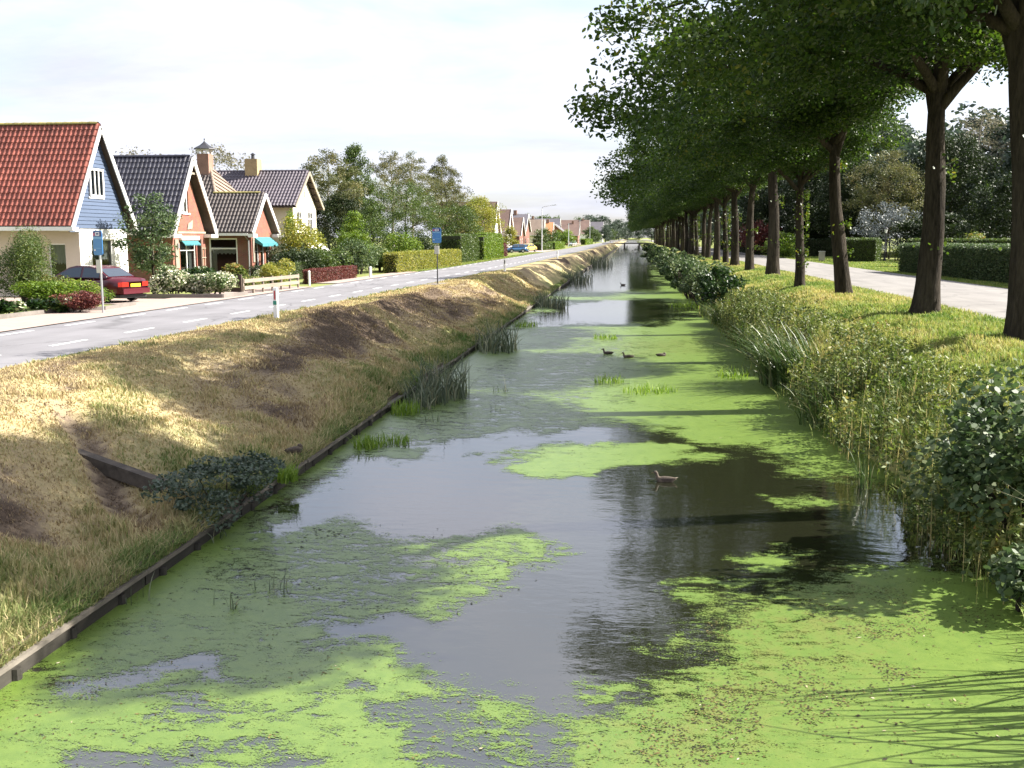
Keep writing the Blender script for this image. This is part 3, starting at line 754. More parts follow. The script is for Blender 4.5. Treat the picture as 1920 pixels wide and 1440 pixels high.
def window(root, org, fr, u0, u1, z0, z1, cols=2, bar=None, inset=0.09, fw=0.06, curtain=None, frame='white_paint', sill=True, proud=0.0):
    """part 'window' (frame) with sub-parts pane / curtain / sill"""
    w0 = -inset + proud; f = MB()
    fr.box(f, u0, u0 + fw, z0, z1, w0 - 0.04, w0 + 0.03); fr.box(f, u1 - fw, u1, z0, z1, w0 - 0.04, w0 + 0.03)
    fr.box(f, u0 + fw, u1 - fw, z0, z0 + fw, w0 - 0.04, w0 + 0.029); fr.box(f, u0 + fw, u1 - fw, z1 - fw, z1, w0 - 0.04, w0 + 0.029)
    cells = []
    for i in range(cols):
        a = u0 + fw + (u1 - u0 - 2 * fw) * i / cols; b_ = u0 + fw + (u1 - u0 - 2 * fw) * (i + 1) / cols
        if i: fr.box(f, a - fw * 0.4, a + fw * 0.4, z0 + fw, z1 - fw, w0 - 0.04, w0 + 0.025)
        if bar:
            zb = z0 + (z1 - z0) * bar
            fr.box(f, a + (fw * 0.4 if i else 0), b_ - (fw * 0.4 if i < cols - 1 else 0), zb - fw * 0.4, zb + fw * 0.4, w0 - 0.04, w0 + 0.022)
            cells += [(a, b_, z0 + fw, zb), (a, b_, zb, z1 - fw)]
        else: cells.append((a, b_, z0 + fw, z1 - fw))
    win = f.build('window', M[frame], root, org)
    for a, b_, c, d in cells:
        g = MB(); g.poly([fr.p(a, c, w0 - 0.01), fr.p(b_, c, w0 - 0.01), fr.p(b_, d, w0 - 0.01), fr.p(a, d, w0 - 0.01)]); g.build('pane', M['window_glass'], win, org)
    if curtain:
        for (ca, cb, cz0, cz1, mt) in curtain:
            g = MB(); k = 14; A = u0 + (u1 - u0) * ca; B_ = u0 + (u1 - u0) * cb
            for i in range(k):
                p0 = A + (B_ - A) * i / k; p1 = A + (B_ - A) * (i + 1) / k; wv = [w0 - 0.16 + 0.025 * math.sin(j * 1.9) for j in (i, i + 1)]
                za = z0 + (z1 - z0) * cz0 + (0.03 * math.cos(i * 3.14) if cz0 > 0.3 else 0); zt = z0 + (z1 - z0) * cz1
                g.poly([fr.p(p0, za, wv[0]), fr.p(p1, za, wv[1]), fr.p(p1, zt, wv[1]), fr.p(p0, zt, wv[0])])
            g.build('curtain', M[mt], win, org)
    if sill:
        s_ = MB(); fr.box(s_, u0 - 0.06, u1 + 0.06, z0 - 0.07, z0 - 0.003, -0.05, 0.07); s_.build('sill', M[frame], win, org)
    return win
def tile_mesh(name, w, l, mat, h=0.045, thick=0.03):
    """pantile: wavy across (x), lying along y up the slope; front edge proud"""
    prof = [(0, 0.010), (0.13, 0.75), (0.3, 1.0), (0.47, 0.75), (0.62, 0.2), (0.8, 0.0), (1.0, 0.05)]
    b = MB(); n = len(prof)
    up = [(u * w, 0, thick + v * h) for u, v in prof]; bk = [(u * w, l, v * h + 0.002) for u, v in prof]; lo = [(u * w, 0, v * h - 0.004) for u, v in prof]
    b.v = up + bk + lo
    for i in range(n - 1): b.f += [(i, i + 1, n + i + 1, n + i), (2 * n + i, 2 * n + i + 1, i + 1, i)]
    b.f.append((0, n, 2 * n)); b.f.append((n - 1, 3 * n - 1, 2 * n - 1))
    me = b.mesh(name); me.materials.append(M[mat]); return me
def tile_slope(roof, org, eave0, du, up, ucount, vcount, w, l, me, keep=None, indiv=lambda i, j: True, mat=None):
    """rows of tiles on a slope. eave0 lower corner, du unit vector along eave, up unit vector up the slope"""
    du = Vector(du).normalized(); up = Vector(up).normalized(); nn = du.cross(up).normalized(); e = Vector(eave0) - Vector(org)
    if nn.z < 0: nn = -nn
    rot = Matrix((du, up, nn)).transposed()
    mv = np.empty(len(me.vertices) * 3); me.vertices.foreach_get('co', mv); mv = mv.reshape(-1, 3)
    fq = [tuple(p.vertices) for p in me.polygons]; Vs = []; Fs = []; cnt = 0
    rn = random.Random(5)
    for j in range(vcount):
        for i in range(ucount):
            if keep and not keep((i + 0.5) * w, (j + 0.5) * l): continue
            pos = e + du * (i * w) + up * (j * l + rn.uniform(-0.008, 0.008)) + nn * (0.012 + rn.uniform(0, 0.006))
            rr = rot @ Matrix.Rotation(rn.uniform(-0.02, 0.02), 3, 'Z')
            if indiv(i, j):
                o = link('tile', me, parent=roof); o.matrix_local = Matrix.Translation(pos) @ rr.to_4x4(); cnt += 1
            else:
                R3 = np.array(rr); b0 = len(Vs) * len(mv)
                Vs.append(mv @ R3.T + np.array(pos)); Fs += [tuple(b0 + q for q in f) for f in fq]
    if Vs:
        m2 = bpy.data.meshes.new('tiles'); m2.from_pydata([tuple(v) for v in np.concatenate(Vs)], [], Fs); m2.materials.append(me.materials[0])
        o = link('tiles', m2, parent=roof); o['kind'] = 'stuff'
def ridge_caps(roof, org, a, b, mat, r=0.11, l=0.38):
    a = Vector(a) - Vector(org); b = Vector(b) - Vector(org); d = b - a; k = max(1, int(d.length / l)); d.normalize()
    prof = []
    side = d.cross(Vector((0, 0, 1))).normalized(); up = side.cross(d)
    m = MB(); kk = 6
    for e_, rr in ((0, r * 1.08), (l * 1.05, r * 0.92)):
        for i in range(kk + 1):
            t = math.pi * i / kk; m.v.append(tuple(d * e_ + side * (rr * math.cos(t)) + up * (rr * math.sin(t))))
    for i in range(kk): m.f.append((i, i + 1, kk + 2 + i, kk + 1 + i))
    m.f.append(tuple(range(kk, -1, -1)))
    me = m.mesh('ridge_tile'); me.materials.append(M[mat])
    for i in range(k): link('ridge_tile', me, parent=roof, loc=tuple(a + d * (i * l) - up * 0.02))

def slab(mb, pts, th):
    mb.prism(pts, (0, 0, -th)); return mb

# ---- blue boarded house with red pantiles
XF = -23.0
o1 = (XF - 4, 42.2, 0)
h1 = thing('house', 'house with red pantile roof, blue boarded gable and white plastered front', 'house', o1)
EY0, EY1, RY, EZ, RZ = 39.45, 44.9, 42.17, 2.95, 7.3
XB = XF - 9
f = Fr((XF, 40.5, 0), '+X'); w = MB()
HW = (0.95, 2.9, 0.75, 2.42)
wall(w, f, [(0, 0), (4.05, 0), (4.05, 2.86), (0, 2.86)], [HW], 0.2)
wall(w, Fr((XF, 44.55, 0), '+Y'), [(0, 0), (9, 0), (9, 3.2), (0, 3.2)])
w.build('wall', M['white_render'], h1, o1)
w = MB(); fs = Fr((XB, 40.5, 0), '-Y')
SW = (7.55, 8.35, 0.55, 2.25); SD = (6.1, 6.75, 0.0, 2.1)
wall(w, fs, [(0, 0), (9, 0), (9, 3.3), (0, 3.3)], [SW, SD], 0.16)
w.build('side_wall', M['cream_render'], h1, o1)
w = MB(); w.poly([(XB, 40.5, 0), (XB, 44.55, 0), (XB, 44.55, 2.9), (XB, RY, 7.1), (XB, 40.5, 2.9)]); w.build('back_wall', M['white_render'], h1, o1)
w = MB(); w.box(XB + .1, 40.9, 0.02, XF - 0.6, 44.4, 0.06); w.box(XB + .1, 40.9, 2.6, XF - .3, 44.4, 2.66); w.box(XF - 2.6, 42.5, 0.06, XF - 2.5, 44.4, 2.6); w.build('floor', M['interior'], h1, o1)
window(h1, o1, f, *HW, cols=2, inset=0.15, curtain=[(0.0, 1.0, 0.45, 1.0, 'curtain')])
window(h1, o1, fs, *SW, cols=1, inset=0.12, curtain=[(0, 1, 0.5, 1, 'blind')])
d = MB(); fs.box(d, SD[0], SD[1], 0.02, SD[3], -0.13, -0.07); dr = d.build('door', M['brown_door'], h1, o1)
d = MB(); fs.box(d, SD[0] + .08, SD[0] + .12, 0.95, 1.1, -0.07, -0.02); d.build('handle', M['galvanised'], dr, o1)
# boards of the gable, one object each
gb_ = h1
k = RZ - EZ; NB = 27; zb0 = 2.72; pitch = (RZ - 0.2 - zb0) / NB
cl_ = MB(); cl_.poly([(XF - 0.03, 39.75, 2.75), (XF - 0.03, 44.55, 2.75), (XF - 0.03, 44.55, 2.95), (XF - 0.03, RY, 6.95), (XF - 0.03, 39.75, 3.0)])
clad = cl_.build('cladding', M['blue_board'], h1, o1)
for i in range(NB):
    z0 = zb0 + i * pitch; z1 = z0 + pitch - 0.006
    def half(z, s): return (RZ - 0.12 - z) / (RZ - EZ) * (2.72 if s < 0 else 2.55) 
    a0 = max(39.72, RY - half(z0, -1)); a1 = max(39.72, RY - half(z1, -1)); b0 = min(44.6, RY + half(z0, 1)); b1 = min(44.6, RY + half(z1, 1))
    if b1 - a1 < 0.1: continue
    if i == 0: b0 = b1 = 40.52
    m = MB(); t0, t1 = 0.042, 0.016
    m.v = [(XF + t0, a0, z0), (XF + t0, b0, z0), (XF + t1, b1, z1), (XF + t1, a1, z1), (XF - 0.01, a0, z0), (XF - 0.01, b0, z0), (XF - 0.01, b1, z1), (XF - 0.01, a1, z1)]
    m.f = [(0, 1, 2, 3), (4, 7, 6, 5), (0, 4, 5, 1), (1, 5, 6, 2), (2, 6, 7, 3), (3, 7, 4, 0)]
    m.build('board', M['blue_board'], clad, o1)
fg = Fr((XF, 41.42, 0), '+X')
window(h1, o1, fg, 0.0, 1.15, 4.22, 5.42, cols=3, inset=0.0, proud=0.09, fw=0.085, curtain=[(0.45, 0.75, 0, 1, 'blind')])
# roof
roof = MB(); XO = XF + 0.32; XRB = XB - 0.3
slab(roof, [(XRB, EY0, EZ - .03), (XO, EY0, EZ - .03), (XO, RY, RZ - .06), (XRB, RY, RZ - .06)], 0.07)
slab(roof, [(XRB, RY, RZ - .06), (XO, RY, RZ - .06), (XO, EY1, EZ - .03), (XRB, EY1, EZ - .03)], 0.07)
rf = roof.build('roof', M['wood_dark'], h1, o1)
LS = math.hypot(RZ - EZ, RY - EY0); upv = (0, (RY - EY0) / LS, (RZ - EZ) / LS)
tm = tile_mesh('red_pantile', 0.212, 0.335, 'red_tile')
tile_slope(rf, o1, (XO - 18 * 0.212, EY0, EZ), (1, 0, 0), upv, 18, 16, 0.212, LS / 16, tm)
tile_slope(rf, o1, (XO - 45 * 0.212, EY0, EZ), (1, 0, 0), upv, 27, 16, 0.212, LS / 16, tm, indiv=lambda i, j: False)
LS2 = math.hypot(RZ - EZ, EY1 - RY)
tile_slope(rf, o1, (XO, EY1, EZ), (-1, 0, 0), (0, -(EY1 - RY) / LS2, (RZ - EZ) / LS2), 45, 16, 0.212, LS2 / 16, tm, indiv=lambda i, j: False)
ridge_caps(rf, o1, (XRB, RY, RZ + .02), (XO, RY, RZ + .02), 'moss_tile')
for (ya, yb) in ((EY0 - .02, RY), (EY1 + .02, RY)):
    m = MB(); m.bar((XO + .02, ya, EZ - .12), (XO + .02, yb, RZ - .14), 0.05, 0.2, up=(0, 0, 1)); m.build('bargeboard', M['white_paint'], rf, o1)
m = MB(); m.box(XRB, EY0 - .14, EZ - .18, XO + .1, EY0 + .02, EZ - .02); m.box(XO - .6, EY0 + .02, EZ - .2, XO + .1, EY0 + .3, EZ - .04); m.build('gutter', M['white_paint'], rf, o1)
m = MB(); m.box(XRB, EY1 - .02, EZ - .16, XO + .05, EY1 + .12, EZ - .02); m.build('gutter', M['white_paint'], rf, o1)

# ---- brick house with dark glazed tiles
o2 = (XF - 4, 51.2, 0)
h2 = thing('house', 'brick house with dark glazed tiles and a steep gable with small attic window', 'house', o2)
A0, A1, AY_, AE, AR = 48.6, 53.8, 51.2, 2.78, 6.62
f = Fr((XF, 49.2, 0), '+X'); w = MB(); GW = (0.85, 2.85, 0.35, 2.35)
wall(w, f, [(0, 0), (4.0, 0), (4.0, 2.75), (0, 2.75)], [GW], 0.16)
AW = (1.28, 2.1, 3.75, 5.0)
wall(w, f, [(0, 2.75), (4.0, 2.75), (2.0, 6.15)], [AW], 0.14)
w.build('wall', M['red_brick'], h2, o2)
w = MB(); wall(w, Fr((XF - 9, 49.2, 0), '-Y'), [(0, 0), (9, 0), (9, 2.9), (0, 2.9)], [(4.5, 5.2, .9, 2.1), (7.4, 8.0, 1.2, 2.0)]); wall(w, Fr((XF, 53.2, 0), '+Y'), [(0, 0), (9, 0), (9, 2.9), (0, 2.9)])
w.poly([(XF - 9, 49.2, 0), (XF - 9, 53.2, 0), (XF - 9, 53.2, 2.9), (XF - 9, 51.2, 6.1), (XF - 9, 49.2, 2.9)])
w.build('side_wall', M['dark_brick'], h2, o2)
fs = Fr((XF - 9, 49.2, 0), '-Y'); window(h2, o2, fs, 4.5, 5.2, .9, 2.1, cols=1); window(h2, o2, fs, 7.4, 8.0, 1.2, 2.0, cols=1)
window(h2, o2, f, *GW, cols=2, bar=0.74, inset=0.12, curtain=[(0, 1, 0.72, 1, 'curtain'), (0.0, 0.2, 0, 0.72, 'curtain'), (0.8, 1, 0, 0.72, 'curtain')])
window(h2, o2, f, *AW, cols=2, inset=0.1, curtain=[(0, 1, 0, 0.6, 'curtain')])
w = MB(); w.box(XF - 8.8, 49.4, 0.02, XF - 0.5, 53, 0.06); w.box(XF - 2.4, 49.4, 0.06, XF - 2.3, 53, 2.7); w.build('floor', M['interior'], h2, o2)
# awning box and shutter-like cheeks over the front window
m = MB(); f.box(m, 0.8, 2.95, 2.36, 2.56, 0.0, 0.16); m.build('awning_box', M['white_paint'], h2, o2)
m = MB(); 
for i in range(12):
    u = 0.9 + i * 0.163; m.prism([f.p(u, 2.36, 0.05), f.p(u + .163, 2.36, 0.05), f.p(u + .163, 2.14, 0.26), f.p(u + .08, 2.06, 0.26), f.p(u, 2.14, 0.26)], (0.006, 0, 0))
m.build('awning', M['awning_teal'], h2, o2)
m = MB(); f.box(m, 0.22, 0.62, 0.95, 2.4, 0.01, 0.06); m.build('shutter', M['wood_grey'], h2, o2)
m = MB(); f.box(m, 3.0, 3.1, 0.9, 2.4, 0.01, 0.2); m.build('shutter', M['wood_dark'], h2, o2)
m = MB(); 
for uu in (3.2, 3.5, 3.8): f.box(m, uu, uu + .04, 0.1, 2.0, 0.02, 0.05)
for zz in (.4, .9, 1.4, 1.9): f.box(m, 3.15, 3.9, zz, zz + .04, 0.05, 0.075)
m.build('trellis', M['wood_pale'], h2, o2)
m = MB(); m.prism([f.p(1.75, 2.9, 0.02), f.p(2.35, 2.95, 0.02), f.p(2.45, 3.4, 0.02), f.p(1.9, 3.2, 0.02)], (0.03, 0, 0)); m.build('plaque', M['wood_pale'], h2, o2)
m = MB(); f.box(m, 0.4, 0.52, 1.95, 2.2, 0.0, 0.14); m.build('wall_lamp', M['galvanised'], h2, o2)
m = MB(); f.box(m, -.02, 4.02, 2.70, 2.80, 0.004, 0.05); m.build('string_course', M['wood_pale'], h2, o2)
roof = MB(); XO2 = XF + 0.4
slab(roof, [(XF - 9.3, A0, AE - .05), (XO2, A0, AE - .05), (XO2, AY_, AR - .06), (XF - 9.3, AY_, AR - .06)], 0.06)
slab(roof, [(XF - 9.3, AY_, AR - .06), (XO2, AY_, AR - .06), (XO2, A1, AE - .05), (XF - 9.3, A1, AE - .05)], 0.06)
rf = roof.build('roof', M['wood_dark'], h2, o2)
LS = math.hypot(AR - AE, AY_ - A0); tm2 = tile_mesh('glazed_pantile', 0.225, 0.36, 'dark_tile', 0.055)
upv = (0, (AY_ - A0) / LS, (AR - AE) / LS)
tile_slope(rf, o2, (XO2 - 16 * .225, A0, AE), (1, 0, 0), upv, 16, 13, .225, LS / 13, tm2)
tile_slope(rf, o2, (XO2 - 43 * .225, A0, AE), (1, 0, 0), upv, 27, 13, .225, LS / 13, tm2, indiv=lambda i, j: False)
tile_slope(rf, o2, (XO2, A1, AE), (-1, 0, 0), (0, -upv[1], upv[2]), 43, 13, .225, LS / 13, tm2, indiv=lambda i, j: False)
ridge_caps(rf, o2, (XF - 9.3, AY_, AR + .03), (XO2, AY_, AR + .03), 'dark_tile')
for ya in (A0 - .03, A1 + .03):
    m = MB(); m.bar((XO2 + .02, ya, AE - .08), (XO2 + .02, AY_, AR - .1), 0.06, 0.26); m.build('bargeboard', M['white_paint'], rf, o2)
m = MB(); m.bar((XO2 - .1, AY_ - .42, 5.78), (XO2 - .1, AY_ + .42, 5.78), 0.08, 0.1); m.build('collar_beam', M['wood_pale'], rf, o2)
m = MB(); m.box(XF - .5, A0 - .12, AE - .3, XO2 + .05, A0 + .75, AE - .12); m.build('eave_box', M['white_paint'], rf, o2)
m = MB(); m.box(XF - .5, A1 - .75, AE - .3, XO2 + .05, A1 + .12, AE - .12); m.build('eave_box', M['white_paint'], rf, o2)
m = MB(); m.box(XF - 9.3, A0 - .1, AE - .16, XF - .52, A0 + .02, AE - .04); m.build('gutter', M['white_paint'], rf, o2)

m = MB(); m.tube([(XF - .6, A0 - .06, AE - .2), (XF - .6, 49.12, AE - .45), (XF - .6, 49.12, .05)], .04, 8); m.build('downpipe', M['galvanised'], h2, o2)

# ---- brick house with brown tiles, hipped back roof and teal awnings
o3 = (XF - 4, 62, 0)
h3 = thing('house', 'red brick house with brown pantiles, capped chimney and teal window awnings', 'house', o3)
B0, B1, BE, BR, BW = 59.4, 64.1, 2.8, 5.22, 61.75
KS = (BR - BE) / (BW - B0); MR = 7.0; MY = B0 + (MR - BE) / KS; M1 = 2 * MY - B0; XM = XF - 3.9
f = Fr((XF, 60.0, 0), '+X'); w = MB(); HB = [(0.55, 1.2, .55, 2.1), (1.5, 2.15, .55, 2.1), (2.4, 3.05, .55, 2.1)]
wall(w, f, [(0, 0), (3.5, 0), (3.5, 2.75), (0, 2.75)], HB, 0.14); wall(w, f, [(0, 2.75), (3.5, 2.75), (1.75, 4.85)])
w.build('wall', M['red_brick'], h3, o3)
fs = Fr((XF - 11, 60.0, 0), '-Y'); w = MB(); SW = (8.3, 10.1, 0.35, 2.45)
wall(w, fs, [(0, 0), (11, 0), (11, 2.95), (0, 2.95)], [SW], 0.14)
wall(w, Fr((XF, 63.5, 0), '+Y'), [(0, 0), (11, 0), (11, 2.95), (0, 2.95)])
w.poly([(XF - 3.9, 63.5, 0), (XF - 3.9, M1 - .5, 0), (XF - 3.9, M1 - .5, 2.9), (XF - 3.9, 63.5, 2.9)])
w.build('side_wall', M['dark_brick'], h3, o3)
window(h3, o3, fs, *SW, cols=1, bar=0.7, inset=0.07, fw=0.09, curtain=[(0, 1, 0.55, 0.74, 'curtain'), (0, 0.22, 0, 0.7, 'curtain')])
for q in HB: window(h3, o3, f, *q, cols=1, bar=0.7, inset=0.08)
w = MB(); w.box(XF - 10, 60.2, 0.02, XF - .5, 63.4, 0.06); w.box(XF - 5, 62.6, 0.06, XF - .5, 62.7, 2.7); w.build('floor', M['interior'], h3, o3)
for q in HB:
    m = MB(); u0, u1 = q[0] - .14, q[1] + .14
    m.prism([f.p(u0, 2.5, 0.02), f.p(u1, 2.5, 0.02), f.p(u1, 2.1, 0.55), f.p(u0, 2.1, 0.55)], (0.012, 0, 0.012))
    for i in range(6):
        a = u0 + (u1 - u0) * i / 6; b_ = u0 + (u1 - u0) * (i + 1) / 6
        m.prism([f.p(a, 2.1, 0.55), f.p(b_, 2.1, 0.55), f.p(b_, 1.98, 0.56), f.p((a + b_) / 2, 1.92, 0.56), f.p(a, 1.98, 0.56)], (0.01, 0, 0))
    for u in (u0, u1): m.prism([f.p(u, 2.5, 0.02), f.p(u, 2.1, 0.55), f.p(u, 1.98, 0.55), f.p(u, 2.2, 0.02)], (0, 0.008, 0))
    m.build('awning', M['awning_teal'], h3, o3)
m = MB(); f.box(m, 0.12, 0.4, 1.0, 2.45, 0.01, 0.06); m.build('shutter', M['wood_grey'], h3, o3)
XO3 = XF + 0.35; roof = MB()
slab(roof, [(XF - 11, B0, BE - .05), (XO3, B0, BE - .05), (XO3, BW, BR - .06), (XM + 1.0, BW, BR - .06), (XM, MY, MR - .06), (XF - 11, MY, MR - .06)], 0.06)
slab(roof, [(XM, MY, MR - .06), (XM + 1.0, BW, BR - .06), (XM + 2.9, M1, BE - .05), (XM + 2.9, M1 - .1, BE - .05)], 0.05)
slab(roof, [(XF - 11, MY, MR - .06), (XM, MY, MR - .06), (XM + 2.9, M1, BE - .05), (XF - 11, M1, BE - .05)], 0.05)
slab(roof, [(XO3, BW, BR - .06), (XO3, B1, BE - .05), (XM + 2.6, B1, BE - .05), (XM + 1.0, BW, BR - .06)], 0.05)
rf = roof.build('roof', M['hip_tile'], h3, o3)
LS = math.hypot(BE - MR, MY - B0); upv = (0, (MY - B0) / LS, (MR - BE) / LS); LW = math.hypot(BE - BR, BW - B0)
tm3 = tile_mesh('brown_pantile', 0.23, 0.35, 'brown_tile', 0.055); rows = int(LS / 0.34); lw = LS / rows
def kp(u, v):
    x = XO3 - 48 * .23 + u
    if v < LW - 0.1: return True
    lim = XM + 1.0 - (v - LW) / (LS - LW) * 1.0
    return x < lim
tile_slope(rf, o3, (XO3 - 48 * .23, B0, BE), (1, 0, 0), upv, 48, rows, .23, lw, tm3, keep=kp, indiv=lambda i, j: i >= 22)
tile_slope(rf, o3, (XO3, B1, BE), (-1, 0, 0), (0, -(B1 - BW) / LW, (BR - BE) / LW), 16, 10, .23, LW / 10, tm3, indiv=lambda i, j: False)
ridge_caps(rf, o3, (XM + .9, BW, BR + .02), (XO3, BW, BR + .02), 'moss_tile'); ridge_caps(rf, o3, (XF - 11, MY, MR + .02), (XM, MY, MR + .02), 'hip_tile')
ridge_caps(rf, o3, (XM + 1.0, BW, BR + .02), (XM, MY, MR + .02), 'hip_tile')
for i in range(7):
    t = (i + .5) / 7; p0 = Vector((XM, MY, MR)).lerp(Vector((XM + 1.0, BW, BR)), t); p1 = Vector((XM, MY, MR)).lerp(Vector((XM + 2.9, M1, BE)), t)
    ta, tb = i / 7 - .01, (i + 1) / 7; q = lambda t_, e_: Vector((XM, MY, MR)).lerp(e_, t_)
    E0 = Vector((XM + 1.0, BW, BR)); E1 = Vector((XM + 2.9, M1, BE)); lift = Vector((.05, 0, .03))
    m = MB(); m.prism([q(ta, E0) + lift * .3, q(ta, E1) + lift * .3, q(tb, E1) + lift * 1.6, q(tb, E0) + lift * 1.6], (-.03, 0, -.03)); m.build('tile_course', M['hip_tile'], rf, o3)
for ya, yb in ((B0 - .03, BW), (B1 + .03, BW)):
    m = MB(); m.bar((XO3 + .02, ya, BE - .08), (XO3 + .02, yb, BR - .1), 0.06, 0.24); m.build('bargeboard', M['white_paint'], rf, o3)
m = MB(); m.box(XF - 11, B0 - .13, BE - .2, XO3 - .3, B0 + .02, BE - .05); m.build('gutter', M['white_paint'], rf, o3)
for (ya, yb) in ((B0 - .12, B0 + .55), (B1 - .6, B1 + .5)):
    m = MB(); m.box(XO3 - .28, ya, BE - .3, XO3 + .07, yb, BE - .1); m.build('eave_box', M['white_paint'], rf, o3)
cx, cy = XM - .2, MY - .25
m = MB(); m.box(cx - .38, cy - .38, 6.2, cx + .38, cy + .38, 7.75); ch = m.build('chimney', M['chimney_brick'], rf, o3)
m = MB()
for a_ in (-1, 1):
    for b_ in (-1, 1): m.box(cx + a_ * .3 - .05, cy + b_ * .3 - .05, 7.752, cx + a_ * .3 + .05, cy + b_ * .3 + .05, 8.0)
m.box(cx - .42, cy - .42, 7.98, cx + .42, cy + .42, 8.04); m.build('cap_posts', M['white_paint'], ch, o3)
m = MB(); m.lathe((cx, cy, 0), [(0.72, 8.04), (0.7, 8.08), (0.3, 8.3), (0.06, 8.5), (0.02, 8.62), (0.05, 8.68), (0.0, 8.74)], 8); m.build('chimney_cap', M['dark_metal'], ch, o3)

m = MB(); m.tube([(XF - .15, B0 - .06, BE - .2), (XF - .15, 59.92, BE - .5), (XF - .15, 59.92, .05)], .04, 8); m.build('downpipe', M['galvanised'], h3, o3)
# ---- pale two-storey house
o4 = (XF - 4, 70.4, 0)
h4 = thing('house', 'pale rendered two-storey house with dark purple tiles behind climbing plants', 'house', o4)
C0, C1, CYm, CE, CR = 67.3, 73.6, 70.45, 4.6, 7.1
f = Fr((XF, 67.9, 0), '+X'); w = MB(); HW = [(0.7, 1.85, 2.9, 4.3), (3.2, 4.35, 2.9, 4.3), (0.6, 2.0, .6, 2.1), (3.0, 4.4, .6, 2.1)]
wall(w, f, [(0, 0), (5.1, 0), (5.1, 4.6), (0, 4.6)], HW, 0.12); wall(w, f, [(0, 4.6), (5.1, 4.6), (2.55, 6.75)]); w.build('wall', M['pale_render'], h4, o4)
w = MB(); fs = Fr((XF - 10, 67.9, 0), '-Y'); wall(w, fs, [(0, 0), (10, 0), (10, 4.7), (0, 4.7)]); w.build('side_wall', M['pale_render'], h4, o4); w = MB(); wall(w, Fr((XF, 73.0, 0), '+Y'), [(0, 0), (10, 0), (10, 4.7), (0, 4.7)]); w.build('side_wall', M['pale_render'], h4, o4)
for q in HW[:2]: window(h4, o4, f, *q, cols=3, bar=0.65, inset=0.06)
for q in HW[2:]: window(h4, o4, f, *q, cols=2, inset=0.06)
m = MB(); f.box(m, 2.45, 2.55, 5.3, 5.9, 0.004, 0.03); m.build('vent_slot', M['dark_metal'], h4, o4)
for u in (0.5, 2.9):
    m = MB(); m.prism([f.p(u, 2.5, 0.02), f.p(u + 1.6, 2.5, 0.02), f.p(u + 1.6, 1.5, 1.2), f.p(u, 1.5, 1.2)], (0.015, 0, 0.015)); m.build('awning', M['curtain'], h4, o4)
w = MB(); w.box(XF - 9.8, 68, 0.02, XF - .5, 72.9, 0.06); w.box(XF - 9.8, 68, 2.5, XF - .3, 72.9, 2.56); w.box(XF - 2.5, 68, 0.06, XF - 2.4, 72.9, 4.5); w.build('floor', M['interior'], h4, o4)
XO4 = XF + .4; roof = MB()
slab(roof, [(XF - 10.4, C0, CE - .05), (XO4, C0, CE - .05), (XO4, CYm, CR - .06), (XF - 10.4, CYm, CR - .06)], 0.06)
slab(roof, [(XF - 10.4, CYm, CR - .06), (XO4, CYm, CR - .06), (XO4, C1, CE - .05), (XF - 10.4, C1, CE - .05)], 0.06)
rf = roof.build('roof', M['wood_dark'], h4, o4)
LS = math.hypot(CR - CE, CYm - C0); upv = (0, (CYm - C0) / LS, (CR - CE) / LS); tm4 = tile_mesh('plum_pantile', 0.235, 0.35, 'plum_tile', 0.06)
tile_slope(rf, o4, (XO4 - 46 * .235, C0, CE), (1, 0, 0), upv, 46, 12, .235, LS / 12, tm4, indiv=lambda i, j: False)
tile_slope(rf, o4, (XO4, C1, CE), (-1, 0, 0), (0, -upv[1], upv[2]), 46, 12, .235, LS / 12, tm4, indiv=lambda i, j: False)
ridge_caps(rf, o4, (XF - 10.4, CYm, CR + .02), (XO4, CYm, CR + .02), 'plum_tile')
for ya in (C0 - .03, C1 + .03):
    m = MB(); m.bar((XO4 + .02, ya, CE - .08), (XO4 + .02, CYm, CR - .1), 0.06, 0.2); m.build('bargeboard', M['wood_pale'], rf, o4)
for i in range(6):
    t = (i + .5) / 6; m = MB(); z = CE + (CR - CE) * t - .2; y = C1 + (CYm - C1) * t; m.box(XF + .005, y - .06, z - .06, XO4 - .02, y + .06, z + .06); m.build('purlin_end', M['wood_dark'], rf, o4)
p = AX(468, 330, XF - 5.6)
m = MB(); m.box(XF - 4.1, CYm - .5, 6.5, XF - 3.2, CYm + .4, 7.95); ch = m.build('chimney', M['chimney_yellow'], rf, o4)
m = MB(); m.lathe((XF - 3.65, CYm - .05, 7.95), [(.14, 0), (.12, .3), (.2, .32), (.02, .45)], 8); m.build('chimney_pot', M['dark_metal'], ch, o4)

